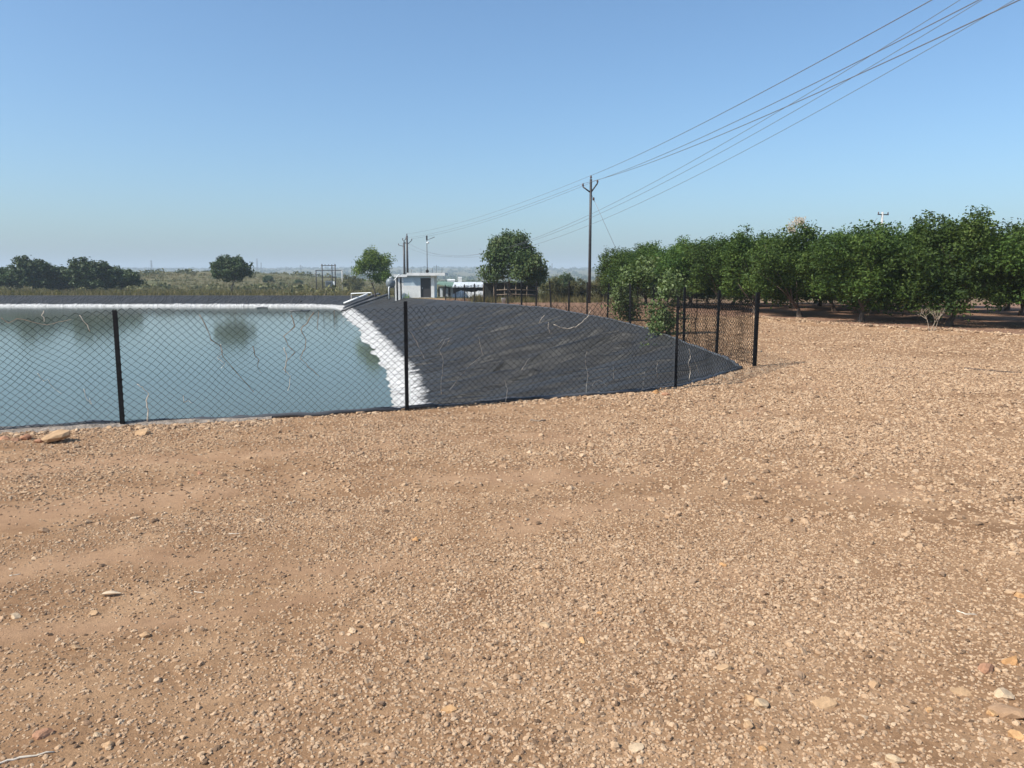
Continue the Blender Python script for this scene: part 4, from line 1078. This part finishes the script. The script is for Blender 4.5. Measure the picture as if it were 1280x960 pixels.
# ------------------------------------------------------------------ pump house and sheds (distances from the size of the door and from the rim)
def pump_house():
    Y = 80.0; X = lambda px: (px - 640) / 960 * Y / 1.0
    gz = g1(X(525), Y) - .05
    e = empty('pump_house', (X(526), Y + 1.4, gz), 0, 'small white pump house with flat concrete roof and dark open door', 'building')
    ox, oy = e.location.x, e.location.y
    x0, x1 = X(505.6) - ox, X(543.5) - ox; f = Y - oy; b = f + 3.0; H = at(520, 344.5, Y).z - gz
    dx0, dx1 = X(526.6) - ox, X(539.5) - ox; dh = at(520, 347.5, Y).z - gz; t = .2
    lower_wall = at(520, 357, Y).z - gz
    def wallbox(name, mat, xa, xb, ya, yb, za, zb, par=e):
        mb = MB(); mb.box(((xa + xb) / 2, (ya + yb) / 2, (za + zb) / 2), (xb - xa, yb - ya, zb - za)); return mb.build(name, mat, par)
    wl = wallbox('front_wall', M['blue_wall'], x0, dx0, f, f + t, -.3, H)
    wallbox('lower_wall', M['white_wall'], x0 - .012, dx0 - .01, f - .012, f + .05, -.3, lower_wall, wl)  # lower part of the front wall white, pale blue above it
    wallbox('front_pier', M['white_wall'], dx1, x1, f, f + t, -.3, H)
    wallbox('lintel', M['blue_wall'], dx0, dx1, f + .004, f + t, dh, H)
    wallbox('side_wall', M['white_wall'], x0 + .004, x0 + t, f + t, b, -.3, H); wallbox('side_wall', M['white_wall'], x1 - t, x1 - .004, f + t, b, -.3, H); wallbox('rear_wall', M['white_wall'], x0 + t, x1 - t, b - t, b - .004, -.3, H)
    d = wallbox('door', M['dark_door'], dx0 + .05, dx1 - .05, f + .12, f + .17, 0, dh - .04)
    for s in (dx0 + .025, dx1 - .025): wallbox('door_frame', M['dark_door'], s - .024, s + .024, f + .07, f + .2, 0, dh - .002)
    wallbox('door_handle', M['galv'], dx0 + .15, dx0 + .19, f + .09, f + .12, .95, 1.12, d)
    mb = MB(); mb.box((dx0 / 2 + dx1 / 2, f - .25, .02), (1.3, .5, .16)); mb.build('door_step', M['concrete'], e)
    rz = at(520, 341, Y).z - gz
    rf = wallbox('roof_slab', M['white_wall'], X(510.5) - ox, X(557.5) - ox, f - .45, b + .3, H, rz)
    wallbox('roof_slab', M['white_wall'], X(494) - ox, X(510.3) - ox, f - .25, b + .2, H - .14, H + .12)
    for px, top in ((527, 334), (541, 335), (546, 331), (553, 334), (515, 337)):
        m_ = MB(); m_.tube([(X(px) - ox, f + .3, rz), (X(px) - ox + .02, f + .3, at(px, top, Y).z - gz)], .016, 5); m_.build('roof_rod', M['rust_post'], rf)
    # annex on the left: two dark bays between white piers
    for a_, b_ in ((494.6, 496.4), (498.6, 501.2), (503.2, 505.5)): wallbox('annex_pier', M['white_wall'], X(a_) - ox, X(b_) - ox, f + .02, f + .3, -.3, H - .14)
    wallbox('annex_back', M['dark_door'], X(495) - ox, X(505) - ox, f + 1.2, f + 1.3, -.3, H - .14)
    wallbox('annex_side', M['white_wall'], X(494.6) - ox, X(494.6) - ox + .12, f + .3, f + 1.2, -.3, H - .145)
    m_ = MB(); m_.lathe([(.10, 0), (.16, .06), (.16, .25), (.08, .34)], (X(534.5) - ox, f + .5, rz), 10); m_.build('roof_vent', M['rust_post'], rf)
pump_house()
# filter tank left of the pump house
def filter_tank():
    Y = 79; p = at(488, 343, Y); z = g1(p.x, Y); e = empty('filter_tank', (p.x, Y, z), 0, 'grey round filter tank on legs with a white pipe, left of the pump house', 'tank')
    mb = MB(); mb.lathe([(.05, 1.0), (.30, 1.04), (.45, 1.2), (.50, 1.5), (.45, 1.8), (.30, 1.96), (.08, 2.02)], n=14); b = mb.build('tank_body', M['transformer'], e)
    mb = MB(); mb.lathe([(.09, 2.02), (.12, 2.05), (.12, 2.12), (.03, 2.14)], n=10); mb.build('lid', M['pvc'], b)
    for k in range(3):
        a = k * 2.1 + .4; mb = MB(); mb.tube([(math.cos(a) * .4, math.sin(a) * .4, -.1), (math.cos(a) * .36, math.sin(a) * .36, 1.25)], .035, 6); mb.build('leg', M['rust_post'], e)
    mb = MB(); mb.tube([(-.12, -.5, -.1), (-.12, -.5, 1.0), (-.10, -.45, 1.1), (0, -.3, 1.15)], .06, 8); mb.build('outlet_pipe', M['pvc'], e)
    mb = MB(); mb.tube([(.3, -.2, 1.7), (.7, -.3, 2.1), (.9, -.3, 2.35), (1.1, -.1, 2.4)], .05, 8); mb.build('inlet_pipe', M['pvc'], e)
filter_tank()
def pipe(pts, r, mt, lab, name='water_pipe'):
    mb = MB(); Q = [Vector(p) for p in pts]; R_ = []
    for i in range(len(Q) - 1):
        p0, p1, p2, p3 = Q[max(i - 1, 0)], Q[i], Q[i + 1], Q[min(i + 2, len(Q) - 1)]
        for t in np.linspace(0, 1, 6, endpoint=False):
            R_.append(.5 * ((2 * p1) + (p2 - p0) * t + (2 * p0 - 5 * p1 + 4 * p2 - p3) * t * t + (3 * p1 - p0 - 3 * p2 + p3) * t ** 3))
    R_.append(Q[-1]); mb.tube(R_, r, 8)
    o = mb.build(name, M[mt]); tag(o, lab, 'pipe', 'pipes running into the pond'); return o
def on_bank(px, py):
    """pixel -> point on the right bank's sloping liner"""
    d = ray(px, py); best = None
    for k in range(0, len(rim), 3):
        if not (rim[k, 1] > 60 and rim[k, 0] > -27): continue
        for t in np.linspace(0, 1.05, 22):
            p = rim[k] + (wat[k] - rim[k]) * t; zr = np.interp(rim[k, 1], PY, PZ); z = zr + (WATER_Z - zr) * t
            q = np.array([p[0], p[1], z - CAM_H]); tt = q @ d / (d @ d); e_ = np.linalg.norm(q - d * tt)
            if best is None or e_ < best[0]: best = (e_, Vector((p[0], p[1], z)))
    return best[1]
B_ = lambda px, py, h: on_bank(px, py) + Vector((0, 0, h))
pipe([B_(428, 389, .05), B_(440, 386, .22), B_(458, 380.5, .28), B_(470, 376, .30), B_(486, 368, .30)], .16, 'hdpe', 'thick black pipe from the pump house down into the pond, nearer one')
pipe([B_(430, 385, .05), B_(445, 380, .2), B_(458, 376, .26), B_(470, 371, .28), B_(474, 366, .3)], .15, 'hdpe', 'thick black pipe from the pump house down into the pond, farther one')
pipe([B_(430, 380, .05), B_(441, 376.5, .2), B_(452, 373, .22), B_(460, 369, .25)], .13, 'pvc', 'white pipe sloping down the liner at the far pond corner')
a, b = at(439, 367, 96), at(464.5, 366, 95); za = g1(a.x, a.y) ; 
pipe([(a.x, a.y, a.z), ((a.x + b.x) / 2, 95.5, (a.z + b.z) / 2), (b.x, b.y, b.z)], .075, 'pvc', 'straight white pipe lying on posts at the far pond corner')
for q, lab in ((a, 'left dark prop under the straight white pipe'), (b, 'right dark prop under the straight white pipe')):
    gq = g1(q.x, q.y) - .6; mb = MB(); mb.box((0, 0, (q.z - gq) / 2 - .05), (.14, .14, q.z - gq)); mb.box((0, 0, -.02), (.3, .3, .1))
    tag(mb.build('pipe_prop', M['concrete'], None, (q.x, q.y + .02, gq)), lab, 'prop', 'props under the white pipe')
# floating dark pipes and a gauge stick on the water
def on_water(px, py):
    d = ray(px, py); t = (WATER_Z - CAM_H) / d[2]; return Vector((d[0] * t, d[1] * t, WATER_Z))
for pts, lab in (([(321, 385.5), (327, 385), (334, 385.3)], 'short dark pipe floating on the water near the far bank'), ([(362, 389.3), (374, 389), (386, 389.2)], 'long dark pipe floating on the water near the far corner')):
    mb = MB(); mb.tube([on_water(*p) + Vector((0, 0, .03)) for p in pts], .11, 8); tag(mb.build('floating_pipe', M['hdpe']), lab, 'pipe', 'floating pipes')
q = on_water(376.5, 382.5); mb = MB(); mb.tube([(0, 0, -1), (0, 0, .5)], .06, 6); mb.lathe([(.09, .5), (.13, .54), (.13, .66), (.05, .7)], n=8)
tag(mb.build('gauge_stick', M['rust_post'], None, q), 'short dark stake standing in the water near the far bank', 'stake')

# open shed right of the pump house
def open_shed():
    Y = 88; gz = g1(at(575, 343, Y).x, Y); e = empty('open_shed', (at(575, 343, Y).x, Y, gz), 0, 'low open shed with a pale sheet roof between pump house and large round tree', 'shed')
    ox = e.location.x; X = lambda px: (px - 640) / 960 * Y - ox
    zt = at(575, 353.5, Y).z - gz; ze = at(575, 359, Y).z - gz
    nx = 9; xs = np.linspace(X(566), X(609), nx + 1)
    for i in range(nx):                                      # roof sheets laid side by side
        mb = MB(); a_, b_ = xs[i], xs[i + 1] - .015; dz = .012 * (i % 2)
        mb.add([(a_, -.3, ze - .03 + dz), (b_, -.3, ze - .03 + dz), (b_, 3, zt + .03 + dz), (a_, 3, zt + .03 + dz), (a_, -.3, ze + dz), (b_, -.3, ze + dz), (b_, 3, zt + .06 + dz), (a_, 3, zt + .06 + dz)], [(0, 3, 2, 1), (4, 5, 6, 7), (0, 1, 5, 4), (1, 2, 6, 5), (2, 3, 7, 6), (3, 0, 4, 7)])
        mb.build('roof_sheet', M['galv'], e)
    mb = MB(); mb.add([(X(546), -.2, zt - .15), (X(566), -.2, ze - .06), (X(566), 3, zt), (X(546), 3, zt + .1), (X(546), -.2, zt - .1), (X(566), -.2, ze - .01), (X(566), 3, zt + .05), (X(546), 3, zt + .15)], [(0, 3, 2, 1), (4, 5, 6, 7), (0, 1, 5, 4), (1, 2, 6, 5), (2, 3, 7, 6), (3, 0, 4, 7)]); mb.build('side_roof', M['green_sheet'], e)
    for px in (549, 556, 562, 568, 580, 592, 606):
        mb = MB(); mb.box((X(px), -.1, ze / 2 - .3), (.10, .10, ze + .5)); mb.build('post', M['rust_post'], e)
    for px in (552, 559, 565): 
        mb = MB(); mb.box((X(px), .3, ze / 2 - .2), (.28, .04, ze + .2)); mb.build('curtain', M['galv'], e)
    mb = MB(); mb.box((X(577), 2.9, ze / 2 - .1), (X(609) - X(546), .08, ze + .3)); mb.build('back_wall', M['shade_cloth'], e)
open_shed()
def tarp_heap():
    Y = 84; p = at(588, 370, Y); gz = g1(p.x, Y); n, m = 22, 10; W = 44 / 960 * Y; H = at(588, 361, Y).z - gz
    V = []
    for j in range(m):
        for i in range(n):
            u = i / (n - 1); v = j / (m - 1); x = (u - .5) * W; z = H * (math.sin(math.pi * v) ** .6) * (.75 + .25 * math.sin(u * 9) * .5 + .1 * u) * (math.sin(math.pi * min(max(u, .02), .98)) ** .25)
            V.append((x, (v - .5) * 1.4, z + .04 * random.gauss(0, 1) - .05))
    F = [(j * n + i, j * n + i + 1, (j + 1) * n + i + 1, (j + 1) * n + i) for j in range(m - 1) for i in range(n - 1)]
    mb = MB(); mb.add(V, F, True); tag(mb.build('tarpaulin_heap', M['tarp'], None, (p.x, Y, gz)), 'white tarpaulin draped over a heap in front of the open shed', 'tarpaulin')
tarp_heap()
def pen():
    Y = 66; x0, x1 = at(604, 343, Y).x, at(672, 343, Y).x; cx = (x0 + x1) / 2; gz = g1(cx, Y)
    e = empty('cattle_pen', (cx, Y, gz), 0, 'dark shaded pen with pale posts and rails under the large round tree', 'pen'); W = x1 - x0; H = 1.55
    mb = MB(); mb.box((0, 2.2, H / 2 - .1), (W, .06, H)); mb.build('shade_net', M['shade_cloth'], e)
    mb = MB(); mb.box((0, 1.1, H - .02), (W + .3, 2.6, .06)); mb.build('pen_roof', M['shade_cloth'], e)
    for k in range(6):
        x = -W / 2 + W * k / 5; mb = MB(); mb.tube([(x, 0, -.2), (x + random.gauss(0, .04), 0, H)], .045, 6); mb.build('post', M['bark_pale'], e)
    for z in (.45, .85):
        mb = MB(); mb.tube([(-W / 2 + W * .25, -.06, z), (0, -.06, z + .05), (W / 2, -.06, z - .03)], .04, 6); mb.build('rail', M['bark_pale'], e)
pen()
p = at(629.5, 369, 50); gz = g1(p.x, 50); e = empty('bucket', (p.x, 50, gz), 0, 'small white bucket standing before the shaded pen', 'bucket')
mb = MB(); mb.lathe([(.11, 0), (.15, .32), (.16, .33), (.13, .33)], n=12); mb.build('body', M['pvc'], e); mb = MB(); mb.tube([(-.15, 0, .32), (-.1, 0, .44), (.1, 0, .44), (.15, 0, .32)], .006, 4); mb.build('handle', M['rust_post'], e)

# ------------------------------------------------------------------ power poles and wires
def insulator(par, p, mat=None):
    mb = MB(); mb.lathe([(.02, -.06), (.02, 0), (.07, .02), (.05, .05), (.075, .08), (.045, .12), (.05, .16), (.02, .2)], p, 8); return mb.build('insulator', M['insulator'], par)
def v_pole(px, Y, top, label, halfw, arms):
    p = at(px, 343, Y); gz = g1(p.x, Y) - .1; zt = at(px, top, Y).z; H = zt - gz
    e = empty('power_pole', (p.x, Y, gz), 0, label, 'pole', 'power poles')
    mb = MB(); mb.tube([(0, 0, -.4), (0, 0, H * .5), (0, 0, H - .15)], [halfw, halfw * .9, halfw * .75], 8); mb.build('shaft', M['pole_steel'], e)
    mb = MB(); mb.tube([(0, 0, H - .16), (0, 0, H - .04)], .03, 6); mb.build('top_pin', M['pole_steel'], e); insulator(e, (0, 0, H - .10))
    W = []
    for s, (dx, dz0, dz1) in zip((-1, 1), arms):
        mb = MB(); mb.tube([(0, 0, H + dz0), (s * dx, 0, H + dz1)], .045, 6); mb.build('cross_arm', M['pole_steel'], e); insulator(e, (s * dx, 0, H + dz1 + .03)); W.append(Vector((p.x + s * dx, Y, zt + dz1 + .2)))
    return e, Vector((p.x, Y, zt + .08)), W
e1, topA, armsA = v_pole(737, 50, 221, 'tall dark power pole with a V-shaped arm, left of the orchard', .105, [(.50, -.98, -.62), (.42, -.98, -.40)])
e2, topF, armsF = v_pole(509.5, 100, 293, 'distant power pole behind the pump house, taller of the pair', .16, [(.55, -1.3, -.7), (.62, -1.3, -.75)])
e3, topG, armsG = v_pole(505.7, 115, 302, 'distant power pole behind the pump house, shorter of the pair', .19, [(.8, -.7, -.5), (.3, .1, .4)])
def span(name, a, b, sag, lab, t1=1.0, r=.012):
    a, b = Vector(a), Vector(b); mb = MB()
    mb.tube([a.lerp(b, t) - Vector((0, 0, sag * 4 * t * (1 - t))) for t in np.linspace(0, t1, 60)], r, 5)
    tag(mb.build(name, M['wire_alu']), lab, 'power line', 'overhead wires')
span('power_line', topA, (11.44, -4.36, 7.96), .57, 'topmost overhead wire from the near pole towards the upper right')
span('power_line', armsA[0], (11.77, -12.6, 7.18), 1.0, 'wire from the left arm of the near pole towards the upper right')
span('power_line', armsA[1], (12.32, -4.21, 8.09), .69, 'wire from the right arm of the near pole towards the upper right')
span('power_line', topA, topF, .55, 'faint wire from the top of the near pole to the distant poles', r=.01)
span('power_line', armsA[0], armsF[0], .55, 'faint wire from the left arm of the near pole to the distant poles', r=.01)
span('power_line', armsA[1], armsF[1], .55, 'faint wire from the right arm of the near pole to the distant poles', r=.01)
for dx, lab in ((-.6, 'lower set of overhead wires passing behind the near pole, upper one'), (0, 'lower set of overhead wires passing behind the near pole, middle one'), (.6, 'lower set of overhead wires passing behind the near pole, bottom one')):
    span('power_line', topG + Vector((dx, 0, -.2 if dx else .0)), (15.21 + dx, 10.34, 10.81 - .12 * (dx > 0)), 4.95, lab, 1.3, .009)
# stay wire with its insulator
mb = MB(); A_ = Vector((5.05, 50, at(740, 243, 50).z)); Bq = Vector((8.4, 50.3, g1(8.4, 50.3) - .05)); mb.tube([A_.lerp(Bq, t) for t in (0, .5, 1)], .014, 5)
o = mb.build('stay_wire', M['wire_alu']); tag(o, 'slanting stay wire from the near power pole down into the orchard', 'stay wire')
q = A_.lerp(Bq, .04); mb = MB(); mb.lathe([(.03, -.1), (.08, -.06), (.06, 0), (.08, .06), (.03, .1)], q, 8); mb.build('stay_insulator', M['insulator'], o)
# pole behind the orchard
p = at(1098, 343, 79); gz = g1(p.x, 79); H = at(1098, 265, 79).z - gz; e = empty('power_pole', (p.x, 79, gz), .3, 'pale power pole with two cross arms just showing over the orchard', 'pole', 'power poles')
mb = MB(); mb.tube([(0, 0, -.3), (0, 0, H)], [.16, .11], 8); mb.build('shaft', M['pole_pale'], e)
for z, w in ((H - .25, 1.3), (H - 1.25, 2.2)):
    mb = MB(); mb.box((.1, 0, z), (w, .10, .10)); mb.build('cross_arm', M['pole_steel'], e)
    for s in (-.45, .45): insulator(e, (.1 + s * w, 0, z + .06))
mb = MB(); mb.tube([(-.6, 0, H - .6), (-5.2, 0, 2.0)], .02, 5); tag(mb.build('stay_wire', M['wire_alu'], e))
# lamp mast behind the pump house
p = at(534.2, 343, 86); gz = g1(p.x, 86); H = at(534, 294.5, 86).z - gz; e = empty('lamp_mast', (p.x, 86, gz), 0, 'thin lamp mast with a solar panel rising behind the pump house', 'lamp post')
mb = MB(); mb.tube([(0, 0, -.3), (0, 0, H)], [.05, .035], 6); mb.build('shaft', M['pole_steel'], e)
mb = MB(); mb.box((0, 0, H - .25), (.16, .14, .5)); mb.build('control_box', M['pole_steel'], e)
mb = MB(); mb.box((.62, 0, H - .25), (.5, .3, .05), Matrix.Rotation(-.4, 3, 'Y')); pa = mb.build('solar_panel', M['transformer'], e); mb = MB(); mb.tube([(0, 0, H - .5), (.45, 0, H - .32)], .02, 5); mb.build('bracket', M['pole_steel'], e)
mb = MB(); mb.lathe([(.05, -.12), (.16, -.05), (.16, .04), (.04, .1)], (.12, 0, H - .75), 10); mb.build('lamp_head', M['pvc'], e)

# transformer frame beyond the far bank
def transformer():
    Y = 150; X0 = at(414, 343, Y).x; gz = g1(X0, Y); e = empty('transformer_frame', (X0, Y, gz), 0, 'two-pole transformer frame with cross beams beyond the far bank', 'transformer'); Z = lambda py: at(414, py, Y).z - gz; X = lambda px: (px - 640) / 960 * Y - X0
    for px in (405.2, 421.3):
        mb = MB(); mb.tube([(X(px), 0, -.5), (X(px), 0, Z(330))], .11, 6); mb.build('pole', M['pole_steel'], e)
    mb = MB(); mb.tube([(X(417), .3, -.5), (X(417), .3, Z(331))], .09, 6); mb.build('pole', M['pole_steel'], e)
    for py, a_, b_ in ((332, 404, 422.5), (338, 397, 430), (346.5, 404.5, 422)):
        mb = MB(); mb.box(((X(a_) + X(b_)) / 2, 0, Z(py)), (X(b_) - X(a_), .13, .14)); mb.build('cross_beam', M['pole_steel'], e)
    for px in (409, 413.5, 417.5): insulator(e, (X(px), 0, Z(331.5)))
    mb = MB(); mb.box((X(413.5), 0, Z(354.5)), (X(418) - X(409.5), .8, Z(351) - Z(358))); t = mb.build('tank', M['transformer'], e)
    for px in (410.5, 413.5, 416.5): insulator(t, (X(px), 0, Z(351)))
    for k in range(5): m_ = MB(); m_.box((X(410.5 + k * 1.6), -.5, Z(354.5)), (.08, .2, .8)); m_.build('cooling_fin', M['transformer'], t)
    mb = MB(); mb.box((X(419.7), -.3, Z(354.5)), (.32, .25, .85)); mb.build('switch_box', M['pvc'], e)
    mb = MB(); mb.box((X(413.3), 0, Z(359)), (X(421.5) - X(405), .3, .16)); mb.build('platform', M['pole_steel'], e)
    for px, mt, lab in ((397.6, 'pole_steel', 'dark'), (429.8, 'pole_pale', 'pale')):
        mb = MB(); mb.tube([(X(px), 0, -.5), (X(px), 0, Z(337.5))], .10, 6); mb.build('side_pole', M[mt], e)
transformer()

# lattice towers on the horizon
def tower(px, Y, top, label):
    p = at(px, 343, Y); gz = g1(p.x, Y); H = at(px, top, Y).z - gz; e = empty('transmission_tower', (p.x, Y, gz), random.uniform(0, 1), label, 'tower', 'transmission towers'); w = H * .11
    mb = MB(); lv = np.linspace(0, 1, 8)
    def cr(k, t): s = w * (1 - .86 * min(t / .72, 1)) * .5 + .35; return Vector((s * (1, 1, -1, -1)[k], s * (1, -1, -1, 1)[k], t * H))
    for k in range(4): mb.tube([cr(k, t) for t in lv], .14, 4)
    for a_, b_ in zip(lv[:-1], lv[1:]):
        for k in range(4): mb.tube([cr(k, a_), cr((k + 1) % 4, b_)], .09, 3); mb.tube([cr((k + 1) % 4, a_), cr(k, b_)], .09, 3)
    mb.build('lattice', M['tower'], e)
    for t in (.70, .80, .90):
        mb = MB(); mb.tube([(-w * .75, 0, t * H), (0, 0, t * H + .8), (w * .75, 0, t * H)], .13, 4); mb.tube([(-w * .75, 0, t * H), (w * .75, 0, t * H)], .11, 4); mb.build('cross_arm', M['tower'], e)
tower(190, 1150, 325, 'faint transmission tower above the left scrub slope'); tower(322, 1300, 323, 'faint transmission tower right of the mirrored tree, left of two'); tower(327, 1500, 328, 'faint transmission tower right of the mirrored tree, right of two')
tower(376, 900, 331, 'thin faint transmission tower left of the transformer frame'); tower(690, 1500, 329, 'faint transmission tower right of the large round tree')
# far white houses on the plain
for px, py, Y, w, lab in ((372, 349, 420, 5, 'tiny white house on the plain left of the transformer'), (564, 350.5, 170, 1.6, 'tiny white hut roof above the open shed'), (575, 347, 200, 1.0, 'white speck of a hut right of the hut roof')):
    p = at(px, py, Y); gz = g1(p.x, Y); h = max(.8, w * .4); base = min(gz, p.z - h * .6)
    e = empty('far_house', (p.x, Y, base), 0, lab, 'house', 'far white houses'); H = p.z - base
    mb = MB(); mb.box((0, 0, H / 2), (w, w * .6, H)); mb.build('wall', M['white_wall'], e)
    mb = MB(); mb.add([(-w * .55, -w * .36, H), (w * .55, -w * .36, H), (w * .55, w * .36, H), (-w * .55, w * .36, H), (-w * .5, 0, H + w * .16), (w * .5, 0, H + w * .16)], [(0, 1, 5, 4), (2, 3, 4, 5), (0, 4, 3), (1, 2, 5), (0, 3, 2, 1)]); mb.build('roof', M['tarp'], e)

# ------------------------------------------------------------------ haze: one closed box of even air round the scene
def haze():
    m = bpy.data.materials.new('haze'); m.use_nodes = True; n, l = m.node_tree.nodes, m.node_tree.links; n.clear()
    out = n.new('ShaderNodeOutputMaterial'); v = n.new('ShaderNodeVolumePrincipled'); v.inputs['Color'].default_value = (.79, .91, 1.0, 1); v.inputs['Density'].default_value = HAZE; v.inputs['Anisotropy'].default_value = 0.0
    l.new(v.outputs[0], out.inputs['Volume'])
    mb = MB(); mb.box((0, 0, 24), (9400, 9400, 72)); o = mb.build('haze', m); tag(o, 'pale haze over the distant plain', 'haze', kind='stuff')
HAZE = .00045
haze()
